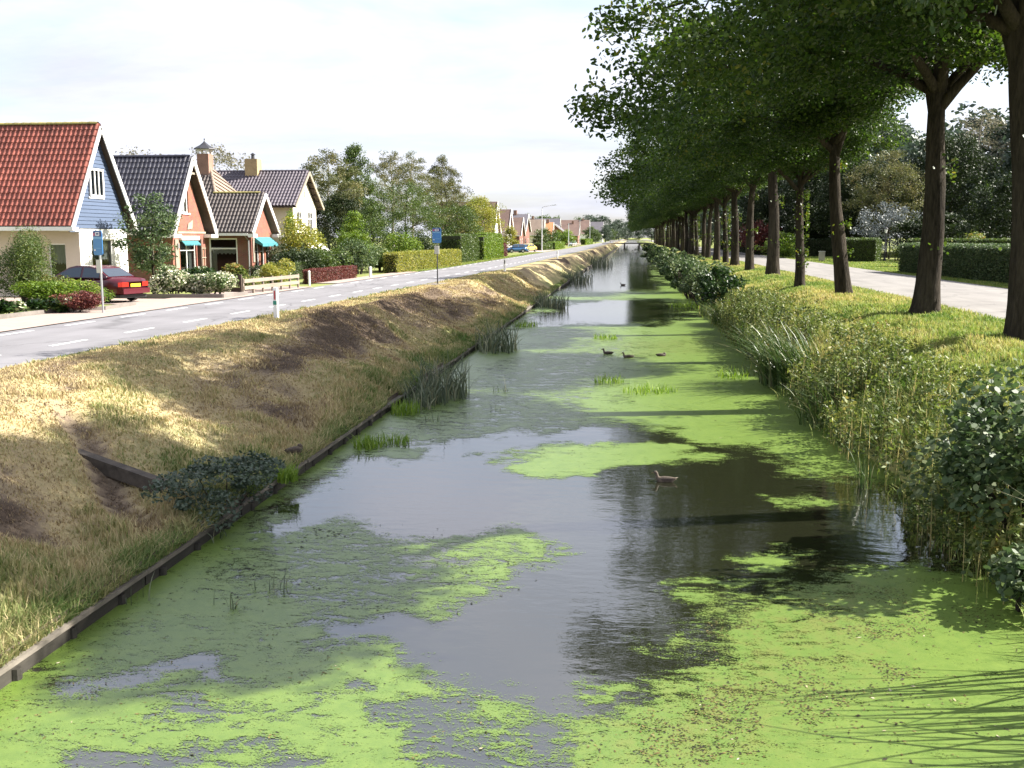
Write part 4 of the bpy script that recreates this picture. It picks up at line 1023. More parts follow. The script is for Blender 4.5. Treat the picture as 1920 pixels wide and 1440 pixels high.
# ---- houses further down the road
def far_house(label, X, y0, y1, dep, ez, rz, wallm, tilem, ends='gable', wins=2, trim='white_paint', chim=None, along=False):
    """ridge runs away from the road (gable to the road) unless along=True (ridge beside the road)"""
    org = (X - dep / 2, (y0 + y1) / 2, 0); h = thing('house', label, 'house', org); ym = (y0 + y1) / 2
    f = Fr((X, y0, 0), '+X'); W = y1 - y0; w = MB(); holes = [(W * (i + .5) / wins - .6, W * (i + .5) / wins + .6, .8, 2.2) for i in range(wins)]
    up_h = (W / 2 - .5, W / 2 + .5, ez + .4, ez + 1.6) if (rz - ez > 2.4 and not along) else None
    wall(w, f, [(0, 0), (W, 0), (W, ez), (0, ez)], holes, .1)
    fs = Fr((X - dep, y0, 0), '-Y'); sh_ = [(dep * .35, dep * .35 + 1.2, .9, 2.1), (dep * .75, dep * .75 + 1.0, .9, 2.1)]
    if along:
        wall(w, fs, [(0, 0), (dep, 0), (dep, ez), (0, ez)], sh_, .1); wall(w, fs, [(0, ez), (dep, ez), (dep / 2, rz)])
    else:
        wall(w, f, [(0, ez), (W, ez), (W / 2, rz - .1)], [up_h] if up_h else [], .1); wall(w, fs, [(0, 0), (dep, 0), (dep, ez), (0, ez)], sh_, .1)
    w.build('wall', M[wallm], h, org)
    for q in holes: window(h, org, f, *q, cols=2, inset=.05, fw=.09, sill=False)
    for q in sh_: window(h, org, fs, *q, cols=1, inset=.05, fw=.09, sill=False)
    if up_h: window(h, org, f, *up_h, cols=2, inset=.05, fw=.09, sill=False)
    w = MB(); w.box(X - dep + .2, y0 + 2, .02, X - 2, y1 - .2, ez); w.build('floor', M['interior'], h, org)
    r = MB(); O = .4
    if along:
        slab(r, [(X + O, y0 - O, ez - .1), (X + O, y1 + O, ez - .1), (X - dep / 2, y1 + O, rz), (X - dep / 2, y0 - O, rz)], .14)
        slab(r, [(X - dep / 2, y0 - O, rz), (X - dep / 2, y1 + O, rz), (X - dep - O, y1 + O, ez - .1), (X - dep - O, y0 - O, ez - .1)], .14)
    else:
        slab(r, [(X - dep - O, y0 - O, ez - .1), (X + O, y0 - O, ez - .1), (X + O, ym, rz), (X - dep - O, ym, rz)], .14)
        slab(r, [(X - dep - O, ym, rz), (X + O, ym, rz), (X + O, y1 + O, ez - .1), (X - dep - O, y1 + O, ez - .1)], .14)
    rf = r.build('roof', M[tilem], h, org)
    m = MB()
    if along:
        for xa in (X + O, X - dep - O): m.bar((xa, y0 - O - .04, ez - .16), (X - dep / 2, y0 - O - .04, rz - .08), .08, .26)
        m.box(X + O, y0 - O, ez - .26, X + O + .12, y1 + O, ez - .12)
    else:
        for ya in (y0 - O, y1 + O): m.bar((X + O + .04, ya, ez - .16), (X + O + .04, ym, rz - .08), .08, .28)
        m.box(X - dep - O, y0 - O - .12, ez - .26, X + O, y0 - O, ez - .12)
    m.build('bargeboard', M[trim], rf, org)
    if chim:
        m = MB(); m.box(X - dep * chim - .4, ym - .4, rz - .8, X - dep * chim + .4, ym + .4, rz + .9); m.build('chimney', M['chimney_brick'], rf, org)
    return h
far_house('tall brown roofed house half hidden by the yellow-green tree', -23.5, 172, 180, 9, 3.4, 8.6, 'white_render', 'far_tile', chim=None)
far_house('narrow white gabled house just behind the blue hatchback', -22.5, 184, 191, 9, 3.8, 7.6, 'white_render', 'far_tile', wins=2)
far_house('brick house with broad brown roof behind the yellow car', -23.5, 214, 222, 15, 3.0, 6.7, 'dark_brick', 'far_tile', trim='white_paint')
far_house('house with high dark roof beside the tall street lamp', -25, 238, 250, 14, 4.0, 8.0, 'dark_brick', 'grey_tile', chim=.2)
far_house('beige roofed house past the street lamp with white gable boards', -23.5, 268, 276, 10, 3.2, 7.2, 'pale_render', 'hip_tile')
far_house('house with orange tiled roof in the far row', -24, 305, 315, 14, 3.0, 7.0, 'red_brick', 'orange_tile', chim=.1)
far_house('small brick house with grey gable roof facing along the road', -20.5, 330, 342, 9, 3.0, 6.8, 'red_brick', 'grey_tile', along=True)
far_house('house with wide dark roof behind the small brick house', -26, 362, 374, 16, 4.0, 9.2, 'dark_brick', 'grey_tile', chim=.6)
far_house('brown roofed house with two chimneys near the end of the road', -21, 400, 414, 16, 3.4, 8.0, 'dark_brick', 'far_tile', chim=.15)
far_house('white walled house with purple-brown roof near the canal end', -20, 470, 486, 14, 4.2, 10.5, 'white_render', 'far_tile', chim=.2)
far_house('pale house with dark pyramid-like roof at the end of the row', -16, 560, 576, 14, 4.4, 11.0, 'white_render', 'grey_tile')

# ---------------------------------------------------------------- canal edging on the left
ed = thing('canal_edging', 'weathered timber edging boards along the foot of the dry grass bank', 'edging', (EDGE, 8, WATER))
eo = (EDGE, 8, WATER)
rn = random.Random(3)
y = 5.0; first = True
bm_top = MB().box(0, 0, 0, 0.13, 2.96, 0.05).mesh('top_board'); bm_top.materials.append(M['old_timber'])
bm_face = MB().box(0, 0, 0, 0.035, 2.97, 0.17).mesh('face_board'); bm_face.materials.append(M['shaded_timber'])
bm_post = MB().lathe((0, 0, 0), [(0.055, 0), (0.06, 0.4), (0.05, 0.55)], 8).mesh('post'); bm_post.materials.append(M['shaded_timber'])
while y < 130:
    z = -1.445 + rn.uniform(-0.015, 0.015)
    a = link('top_board', bm_top, parent=ed, loc=(-0.03 + rn.uniform(-.012, .012), y - 8, z - WATER)); a.rotation_euler = (0, rn.uniform(-.03, .05), rn.uniform(-.004, .004))
    for k in range(2):
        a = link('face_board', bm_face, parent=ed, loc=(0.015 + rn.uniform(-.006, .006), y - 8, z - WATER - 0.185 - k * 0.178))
    if y < 60:
        for dy_ in (0.4, 1.4, 2.4):
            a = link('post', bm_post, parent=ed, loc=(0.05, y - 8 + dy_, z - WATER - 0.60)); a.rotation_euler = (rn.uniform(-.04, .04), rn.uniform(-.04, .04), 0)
    y += 3.0
m = MB(); m.box(EDGE - .03, y, -1.9, EDGE + .12, 600, -1.39); m.build('edging_run', M['old_timber'], ed, eo)

# ---- old drain: two beams and a dark channel running down the bank
dr = thing('drain_outlet', 'old timber drain trough sunk in the dry grass bank, half overgrown', 'drain', (-7.6, 14, -0.9))
do = (-7.6, 14, -0.9)
for (sx, sy, ex, ey, wd2, hh2, dz, mt) in ((-8.31, 14.17, -6.53, 13.79, .17, .2, .0, 'drain_timber'),):
    za = float(gh(sx + .1, sy + .1)) + dz; zb = float(gh(ex + .1, ey + .1)) + dz
    m = MB(); m.bar((sx, sy, za), (ex, ey, zb), wd2, hh2); m.build('beam', M[mt], dr, do)

# ---------------------------------------------------------------- street furniture
def bus_sign(label, loc, h, pole_mat, facing, board=True):
    t = thing('bus_stop_sign', label, 'sign', loc)
    t.rotation_euler = (0, 0, facing)
    b = MB(); b.lathe((0, 0, 0), [(0.035, 0), (0.035, h - .05)], 10); b.build('pole', M[pole_mat], t)
    b = MB(); W, Hh = 0.25, 0.80; z0 = h - Hh; r = .05
    pts = [(-W + r, z0), (W - r, z0), (W, z0 + r), (W, h - r), (W - r, h), (-W + r, h), (-W, h - r), (-W, z0 + r)]
    b.prism([(x, -.04, z) for x, z in pts], (0, -0.02, 0)); p = b.build('panel', M['sign_blue'], t)
    b = MB(); b.box(-W + .02, -.0645, h - .19, W - .02, -.061, h - .03); b.build('header', M['sign_navy'], p)
    b = MB(); b.box(-.10, -.0675, h - .165, .12, -.065, h - .055); b.build('pictogram_field', M['sign_white'], p)
    b = MB(); b.box(-.06, -.070, h - .13, .09, -.068, h - .08); b.box(-.045, -.070, h - .145, -.02, -.068, h - .131); b.box(.04, -.070, h - .145, .065, -.068, h - .131); b.build('bus_pictogram', M['sign_navy'], p)
    b = MB(); b.box(-W + .03, -.0675, h - .17, -W + .12, -.065, h - .08); b.build('emblem', M['sign_rose'], p)
    b = MB(); b.box(-W + .02, -.0645, h - .58, W - .02, -.061, h - .565); b.build('text_line', M['sign_line'], p); b = MB(); b.box(-W + .02, -.0645, h - .27, W - .02, -.061, h - .2); b.build('text_line', M['sign_line'], p)
    b = MB(); b.lathe((-W + .1, -.063, h - .66), [(.035, 0), (.03, .05)], 8); b.build('badge', M['sign_white'], p)
    if board:
        b = MB(); b.box(-.13, -.075, h - 1.38, .13, -.04, h - .95); b.build('timetable', M['timetable'], t)
    return t
bus_sign('blue bus stop sign on a pale pole before the red car', (-17.35, 31.75, 0.0), 2.72, 'galvanised', R(-28))
bus_sign('blue bus stop sign on a dark pole on the dry grass verge', (-10.35, 53.9, 0.0), 3.0, 'dark_metal', R(-12))
m = MB(); m.prism([(-11.0, 52.6, -0.02), (-10.2, 52.7, -0.02), (-9.9, 55.2, -0.02), (-10.9, 55.2, -0.02)], (0, 0, 0.05)); m.build('bus_platform', M['kerb'])['kind'] = 'structure'
def marker(label, loc, big=True, h=0.95):
    t = thing('marker_post', label, 'marker post', loc, group='white roadside marker posts')
    b = MB(); b.prism([(-.07, -.06, 0), (.07, -.06, 0), (.05, .06, 0), (-.05, .06, 0)], (0, 0, h)); b.build('post', M['white_paint'], t)
    b = MB(); b.box(-.03, -.0665, h - .36, .03, -.061, h - .08); b.build('reflector', M['post_red'] if big else M['plastic_black'], t)
    if big:
        b = MB(); b.box(-.068, -.0665, h - .52, .068, -.061, h - .40); b.build('number_plate', M['post_green'], t)
    t.rotation_euler = (0, 0, R(-20))
    return t
marker('white marker post with red reflector and green number plate on the verge', (-11.0, 30.6, -0.01))
marker('thin white marker post on the verge past the dark-poled bus sign', (-9.2, 74.0, -0.02), False)
marker('tiny white marker post furthest along the grass verge', (-8.75, 121, -0.02), False)
def small_post(label, loc, h, r=.06):
    t = thing('garden_post', label, 'post', loc); b = MB(); b.lathe((0, 0, 0), [(r, 0), (r, h - .04)], 8); b.build('shaft', M['white_paint'], t)
    b = MB(); b.lathe((0, 0, h - .038), [(r * 1.15, 0), (r * .9, .05), (0, .07)], 8); b.build('cap', M['white_paint'], t)
small_post('white post at the near end of the low red hedge', (-16.75, 51.7, 0.0), .75)
small_post('white post at the driveway past the low red hedge', (-16.3, 62.6, 0.0), .65, .09)
# low brick wall
# wooden fence: posts and two rails per run, all separate
def fence(label, pts, h, mat, rails, th=.03, name='rail_fence', postgap=1.1):
    o = pts[0]; t = thing(name, label, 'fence', (o[0], o[1], 0)); org = (o[0], o[1], 0)
    for (a, b_) in zip(pts[:-1], pts[1:]):
        A = Vector((a[0], a[1], 0)); B_ = Vector((b_[0], b_[1], 0)); L = (B_ - A).length; n = max(1, round(L / postgap)); d = (B_ - A) / n
        for i in range(n + 1):
            p = A + d * i; m = MB(); m.box(p.x - .04, p.y - .04, 0, p.x + .04, p.y + .04, h + .04); m.build('post', M[mat], t, org)
        nr = Vector((d.y, -d.x, 0)).normalized() * .06
        for (z, hh) in rails:
            m = MB(); m.bar(A + nr + Vector((0, 0, z)), B_ + nr + Vector((0, 0, z)), th, hh); m.build('rail', M[mat], t, org)
    return t
fence('sunlit grey plank fence with two rails before the garden', [(-16.9, 42.9), (-16.45, 49.0)], .68, 'wood_grey', [(.6, .16), (.3, .16)])
fence('dark plank gate side turned towards the house across the drive', [(-16.95, 42.8), (-20.2, 43.6)], .85, 'wood_dark', [(.78, .2), (.5, .2), (.22, .2)])
fence('brown rail fence in front of the far hedge by the road', [(-15.2, 262), (-14.9, 300)], .9, 'wood_grey', [(.8, .2), (.4, .2)], postgap=4)
# kerbs before the gardens (pieces 1 m long)
kb = thing('garden_kerb', 'dark timber kerb holding the flowering bushes beside the red car', 'kerb', (-18, 39, 0)); ko = (-18, 39, 0)
kpts = [(-20.5, 39.9), (-19.4, 40.0), (-18.4, 40.1), (-17.4, 40.2), (-16.75, 40.25), (-16.6, 41.6), (-16.55, 42.4)]
for a, b_ in zip(kpts[:-1], kpts[1:]):
    m = MB(); m.bar((a[0], a[1], .08), (b_[0], b_[1], .08), .1, .2); m.build('kerb_board', M['kerb'], kb, ko)
kb = thing('garden_kerb', 'dark kerb along the hosta bed before the clipped red bush', 'kerb', (-19.6, 29, 0)); ko = (-19.6, 29, 0)
kpts = [(-19.6 + .07 * i, 24 + i * 1.0) for i in range(9)] + [(-18.0, 33.0), (-18.2, 35.6)]
for a, b_ in zip(kpts[:-1], kpts[1:]):
    m = MB(); m.bar((a[0], a[1], .07), (b_[0], b_[1], .07), .1, .16); m.build('kerb_board', M['kerb'], kb, ko)
# street lamps
def lamp(label, loc, h, arm=2.2):
    t = thing('street_lamp', label, 'street lamp', loc, group='tall street lamps')
    b = MB(); b.tube([(0, 0, 0), (0, 0, 2), (0, 0, h - .3), (0.2, 0, h), (arm, 0, h + .25)], [.11, .1, .07, .06, .045], 8); b.build('mast', M['lamp_grey'], t)
    b = MB(); b.prism([(arm - .1, -.12, h + .2), (arm + .75, -.1, h + .3), (arm + .8, .1, h + .3), (arm - .1, .12, h + .2)], (0, 0, .1)); hd = b.build('lamp_head', M['lamp_grey'], t)
    b = MB(); b.prism([(arm + .1, -.08, h + .19), (arm + .7, -.07, h + .26), (arm + .7, .07, h + .26), (arm + .1, .08, h + .19)], (0, 0, .02)); b.build('lamp_glass', M['lamp_clear'], hd)
lamp('tall street lamp with long arm beside the yellow car', (-16.3, 186, 0), 8.0, 1.9)
lamp('second tall street lamp, further along the road', (-16.2, 320, 0), 8.2)
def pole(label, loc, h):
    t = thing('utility_pole', label, 'pole', loc, group='pale roadside poles'); b = MB(); b.tube([(0, 0, 0), (0, 0, h)], [.13, .09], 8); b.build('shaft', M['lamp_grey'], t)
    b = MB(); b.lathe((0, 0, h), [(.11, 0), (.1, .08), (0, .14)], 8); b.build('cap', M['galvanised'], t)
pole('pale pole before the orange roofed house', (-16.5, 268, 0), 6.0); pole('pale pole before the small brick house', (-16.0, 392, 0), 7.5)
# garden lantern and box on the right
t = thing('garden_lantern', 'black garden lantern post on the lawn beside the square hedge', 'lantern', (26.6, 112, 0))
b = MB(); b.lathe((0, 0, 0), [(.16, 0), (.16, .25), (.09, .35), (.06, .8), (.06, 2.9), (.1, 2.95)], 10); b.build('post', M['dark_metal'], t)
b = MB(); b.lathe((0, 0, 2.95), [(.1, 0), (.17, .38), (.17, .4)], 6); b.build('lamp_glass', M['lamp_clear'], t)
b = MB(); b.lathe((0, 0, 3.352), [(.24, 0), (.14, .14), (.04, .22), (.0, .3)], 6); b.build('lamp_roof', M['dark_metal'], t)
t = thing('utility_box', 'small grey utility box on the lawn edge beyond the lane', 'box', (20.5, 114, 0))
b = MB(); b.prism([(-.3, -.2, 0), (.3, -.2, 0), (.3, .2, 0), (-.3, .2, 0)], (0, 0, .95)); b.build('cabinet', M['concrete'], t)
b = MB(); b.prism([(-.34, -.24, .952), (.34, -.24, .952), (.34, .24, .952), (-.34, .24, .952)], (0, 0, .07)); b.build('lid', M['galvanised'], t)
# bridge at the far end
br = thing('bridge', 'low dark bridge crossing the far end of the canal', 'bridge', (0, 420, 0))
bo = (0, 420, 0)
m = MB(); m.prism([(-12, 418, -.15), (10, 418, -.15), (10, 418, .22), (0, 418, .42), (-12, 418, .22)], (0, 6, 0)); m.build('deck', M['stone_dark'], br, bo)
m = MB(); m.bar((-9, 418.2, 1.25), (8, 418.2, 1.25), .12, .3); m.bar((-9, 418.2, .8), (8, 418.2, .8), .08, .1); m.build('railing', M['white_paint'], br, bo)
for xx in range(-9, 9, 2):
    m = MB(); m.box(xx - .06, 418.14, .2, xx + .06, 418.26, 1.2); m.build('railing_post', M['white_paint'], br, bo)
for xx in (-3, 3):
    m = MB(); m.box(xx - .3, 419, -2.3, xx + .3, 423, -.152); m.build('pier', M['stone_dark'], br, bo)

# ---------------------------------------------------------------- cars (nose towards +x in their own frame)
def car(label, loc, rot, paint, L=4.45, W=1.7, Hc=1.4, style='saloon'):
    t = thing('parked_car', label, 'car', loc, rot)
    s = L / 4.45
    if style == 'saloon':
        low = [(-2.2, .42, .80, .70), (-2.1, .30, .93, .80), (-1.5, .24, .98, .84), (-.6, .20, .93, .85), (.6, .20, .92, .85), (1.0, .22, .90, .84), (1.8, .26, .78, .80), (2.15, .36, .64, .68)]
        cab = [(-1.55, .96, .70, .955), (-.95, 1.30, .60, .96), (-.55, 1.385, .57, .96), (.1, 1.39, .57, .95), (.45, 1.32, .60, .93), (1.25, .92, .72, .91)]
    else:
        low = [(-1.9, .45, .85, .70), (-1.85, .30, .95, .80), (-1.2, .24, .96, .82), (-.5, .20, .93, .83), (.6, .20, .91, .83), (1.0, .24, .88, .82), (1.6, .28, .78, .78), (1.9, .38, .62, .66)]
        cab = [(-1.86, .94, .70, .95), (-1.6, 1.30, .60, .95), (-1.2, 1.40, .57, .95), (0.0, 1.41, .57, .94), (.35, 1.34, .60, .92), (1.15, .9, .72, .9)]
    hs = Hc / 1.4; b = MB(); k = 12
    for (x, z0, z1, hw) in low:
        zm = (z0 + z1) / 2; hz = (z1 - z0) / 2
        for j in range(k):
            a = 2 * math.pi * (j + .5) / k; cx_ = math.copysign(abs(math.cos(a)) ** .45, math.cos(a)); sz = math.copysign(abs(math.sin(a)) ** .5, math.sin(a))
            b.v.append((x * s, cx_ * hw * (1.0 if sz < .3 else .95), (zm + sz * hz) * hs))
    n = len(low)
    for i in range(n - 1):
        for j in range(k): b.f.append((i * k + j, i * k + (j + 1) % k, (i + 1) * k + (j + 1) % k, (i + 1) * k + j))
    b.f.append(tuple(range(k))); b.f.append(tuple((n - 1) * k + j for j in reversed(range(k))))
    body = b.build('body', M[paint], t, smooth=True)
    # cabin: roof skin with pillars, glass set a touch inside
    b = MB()
    pts = [(x * s, hw, z * hs) for x, z, hw, zb in cab]; 
    for sgn in (-1, 1): b.v += [(x, sgn * hw, z) for x, hw, z in pts]
    nn = len(cab); roofi = list(range(nn))
    g1, g2 = (1, nn - 2)
    for i in range(g1, g2): b.f.append((i, i + 1, nn + i + 1, nn + i))
    b.build('roof', M[paint], t, smooth=True)
    def side_pt(x, sgn, fr_):   # point on cabin side, fr_ 0 at belt .. 1 at roof edge
        x_ = min(max(x / s, cab[0][0]), cab[-1][0])
        for i in range(nn - 1):
            if cab[i][0] <= x_ <= cab[i + 1][0]:
                q = (x_ - cab[i][0]) / (cab[i + 1][0] - cab[i][0]); z = cab[i][1] + (cab[i + 1][1] - cab[i][1]) * q; hw = cab[i][2] + (cab[i + 1][2] - cab[i][2]) * q; break
        zb = .93; hb = .74
        f_ = fr_ * max(0.0, (z - zb)) / .46
        hw_top = .57 + (hb - .57) * (1 - f_)
        return (x, sgn * hw_top, (zb + fr_ * max(z - zb, 0.0)) * hs)
    xs0, xs1 = cab[0][0] * s, cab[-1][0] * s
    for sgn in (-1, 1):
        sk = MB(); N_ = 22
        for i in range(N_):
            xa = xs0 + (xs1 - xs0) * i / N_; xb = xs0 + (xs1 - xs0) * (i + 1) / N_
            sk.poly([side_pt(xa, sgn, 0), side_pt(xb, sgn, 0), side_pt(xb, sgn, 1), side_pt(xa, sgn, 1)])
        sk.build('cabin_side', M[paint], t, smooth=True)
        mid = -.25 * s
        for (wa, wb) in ((xs0 + .42 * s, mid - .05), (mid + .05, xs1 - .42 * s)):
            gm = MB(); K = 8
            for i in range(K):
                xa = wa + (wb - wa) * i / K; xb = wa + (wb - wa) * (i + 1) / K
                q = [side_pt(xa, sgn, .06), side_pt(xb, sgn, .06), side_pt(xb, sgn, .86), side_pt(xa, sgn, .86)]
                gm.poly([(p_[0], p_[1] + sgn * .008, p_[2]) for p_ in q])
            gm.build('side_window', M['car_glass'], t)
    for (i0, i1) in ((0, g1), (nn - 1, g2)):
        x0, z0, h0, _ = cab[i0]; x1, z1, h1_, _ = cab[i1]; dz = .012; dxx = -.012 if i0 == 0 else .012
        sk = MB(); sk.poly([(x0 * s, -h0, z0 * hs), (x0 * s, h0, z0 * hs), (x1 * s, h1_, z1 * hs), (x1 * s, -h1_, z1 * hs)]); sk.build('screen_frame', M[paint], t)
        gm = MB(); e = .07
        gm.poly([((x0 + (x1 - x0) * .06) * s + dxx, -h0 + e, (z0 + (z1 - z0) * .06) * hs + dz), ((x0 + (x1 - x0) * .06) * s + dxx, h0 - e, (z0 + (z1 - z0) * .06) * hs + dz), ((x0 + (x1 - x0) * .92) * s + dxx, h1_ - e, (z0 + (z1 - z0) * .92) * hs + dz), ((x0 + (x1 - x0) * .92) * s + dxx, -h1_ + e, (z0 + (z1 - z0) * .92) * hs + dz)])
        gm.build('rear_window' if i0 == 0 else 'windscreen', M['car_glass'], t)
    xr_ = low[0][0] * s; xn = low[-1][0] * s
    for x_ in (xr_ + .85 * s, xn - .82 * s):
        for sgn in (-1, 1):
            b = MB(); yy = sgn * (W / 2 - .02); b.tube([(x_, yy - sgn * .2, .3), (x_, yy - sgn * .02, .3), (x_, yy, .3)], [.3, .3, .27], 18); wh = b.build('wheel', M['tyre'], t, smooth=False)
            b = MB(); b.tube([(x_, yy - sgn * .03, .3), (x_, yy + sgn * .006, .3)], [.19, .17], 14); b.build('rim', M['rim'], wh)
            ar = MB(); 
            for i in range(12):
                a0 = math.pi * (i / 12) * 1.1 - .16; a1 = math.pi * ((i + 1) / 12) * 1.1 - .16
                ar.poly([(x_ + .3 * math.cos(a0), yy - sgn * .025, .3 + .3 * math.sin(a0)), (x_ + .3 * math.cos(a1), yy - sgn * .025, .3 + .3 * math.sin(a1)), (x_ + .37 * math.cos(a1), yy + sgn * .004, .3 + .37 * math.sin(a1)), (x_ + .37 * math.cos(a0), yy + sgn * .004, .3 + .37 * math.sin(a0))])
            ar.build('wheel_arch', M['plastic_black'], t)
    zr = low[0][2] * hs
    for sgn in (-1, 1):
        b = MB(); b.prism([(xr_ - .012, sgn * .36, zr - .19), (xr_ + .0, sgn * .68, zr - .19), (xr_ + .1, sgn * .80, zr - .19), (xr_ + .1, sgn * .80, zr - .02), (xr_ + .0, sgn * .68, zr - .01), (xr_ - .012, sgn * .36, zr - .02)], (-.012, 0, 0)); b.build('tail_light', M['lamp_red'], t)
        b = MB(); b.prism([(xn - .02, sgn * .3, .5), (xn - .08, sgn * .62, .5), (xn - .08, sgn * .62, .62), (xn - .02, sgn * .3, .62)], (.05, 0, 0)); b.build('headlight', M['lamp_clear'], t)
        b = MB(); b.box(xs1 - .55 * s, sgn * .78 - .07, .92, xs1 - .42 * s, sgn * .78 + .07, 1.03); b.build('mirror', M[paint], t)
    b = MB(); b.box(xr_ - .03, -.26, zr - .2, xr_ - .014, .26, zr - .08); b.build('number_plate', M['plate_yellow'], t)
    b = MB(); b.prism([(xr_ - .08, -.7, .34), (xr_ - .08, .7, .34), (xr_ + .15, .82, .34), (xr_ + .15, -.82, .34)], (0, 0, .2)); b.build('bumper', M[paint], t)
    b = MB(); b.prism([(xn + .06, -.68, .3), (xn + .06, .68, .3), (xn - .2, .8, .3), (xn - .2, -.8, .3)], (0, 0, .2)); b.build('bumper', M[paint], t)
    b = MB(); b.box(xr_ + .1, -.7, .18, xn - .1, .7, .3); b.build('underbody', M['plastic_black'], t)
    return t
car('dark red saloon parked in the drive of the blue house', (-21.15, 37.9, 0.02), R(164), 'car_red', 4.5)
car('blue hatchback parked past the short red hedge', (-18.6, 164, 0.02), R(205), 'car_blue', 4.0, style='hatch')
car('pale yellow car parked behind the blue hatchback', (-17.9, 176, 0.02), R(250), 'car_yellow', 4.6)
car('silver car parked far along the road by the pale pole', (-16.6, 290, 0.02), R(260), 'car_silver', 4.4, Hc=1.5)

# ---------------------------------------------------------------- ducks
def duck(label, loc, rot, mat='duck_brown', sc=.8, tuck=False):
    t = thing('duck', label, 'duck', loc, rot); t.scale = (sc, sc, sc)
    sp = [(-.27, 0, .115, .008), (-.22, 0, .105, .035), (-.15, 0, .085, .07), (-.05, 0, .065, .095), (.05, 0, .06, .098), (.13, 0, .07, .08), (.175, 0, .115, .05), (.19, 0, .165, .036), (.20, 0, .21, .036), (.222, 0, .242, .041), (.255, 0, .24, .034), (.275, 0, .232, .015)]
    if tuck: sp = sp[:6] + [(.165, 0, .10, .055), (.17, 0, .13, .045), (.15, 0, .155, .042), (.11, 0, .16, .035), (.085, 0, .155, .015)]
    b = MB(); b.tube([q[:3] for q in sp], [q[3] for q in sp], 12, flat=.85); b.build('body', M[mat], t, smooth=True)
    for sg in (-1, 1):
        w = MB(); w.v = [(.10, sg * .085, .09), (0.02, sg * .108, .12), (-.12, sg * .085, .125), (-.24, sg * .03, .135), (-.12, sg * .095, .075), (.02, sg * .108, .06)]; w.f = [(0, 1, 5), (1, 2, 4, 5), (2, 3, 4)]
        w.build('wing', M['duck_dark'], t, smooth=True)
        e = MB(); e.lathe((.235 if not tuck else .14, sg * .036, .25 if not tuck else .165), [(.004, -.005), (.007, 0), (.004, .005)], 6); e.build('eye', M['plastic_black'], t)
    x0, z0 = (.27, .232) if not tuck else (.09, .155)
    d = 1 if not tuck else -1
    b = MB(); b.tube([(x0 - d * .005, 0, z0), (x0 + d * .03, 0, z0 - .01), (x0 + d * .058, 0, z0 - .014)], [.015, .014, .009], 8, flat=.6); b.build('bill', M['duck_bill'], t, smooth=True)
    w = MB(); w.poly([(-.2, -.03, .12), (-.2, .03, .12), (-.3, .012, .15), (-.3, -.012, .15)]); w.build('tail', M['duck_pale'], t)
    return t
p = G(1247, 903, WATER); duck('brown duck swimming on the dark open pool, head raised', (p[0], p[1], WATER - .02), R(172), sc=.72)
p = G(1140, 664, WATER); duck('duck among the duckweed, left of the pair', (p[0], p[1], WATER - .02), R(165), 'duck_dark')
p = G(1178, 671, WATER); duck('duck with pale flank in the middle of the three on the duckweed', (p[0], p[1], WATER - .02), R(185), 'duck_brown')
p = G(1240, 668, WATER); duck('hunched dark duck on the duckweed, right of the three', (p[0], p[1], WATER - .02), R(20), 'duck_dark', tuck=True)
p = G(565, 850, -1.28); duck('brown duck resting on the timber edge of the bank', (p[0] - .12, p[1], -1.29), R(60), 'duck_brown', .85, tuck=True)
p = G(1168, 535, WATER); duck('small dark waterbird at the edge of the far open water', (p[0], p[1], WATER - .02), R(180), 'duck_dark', .9)

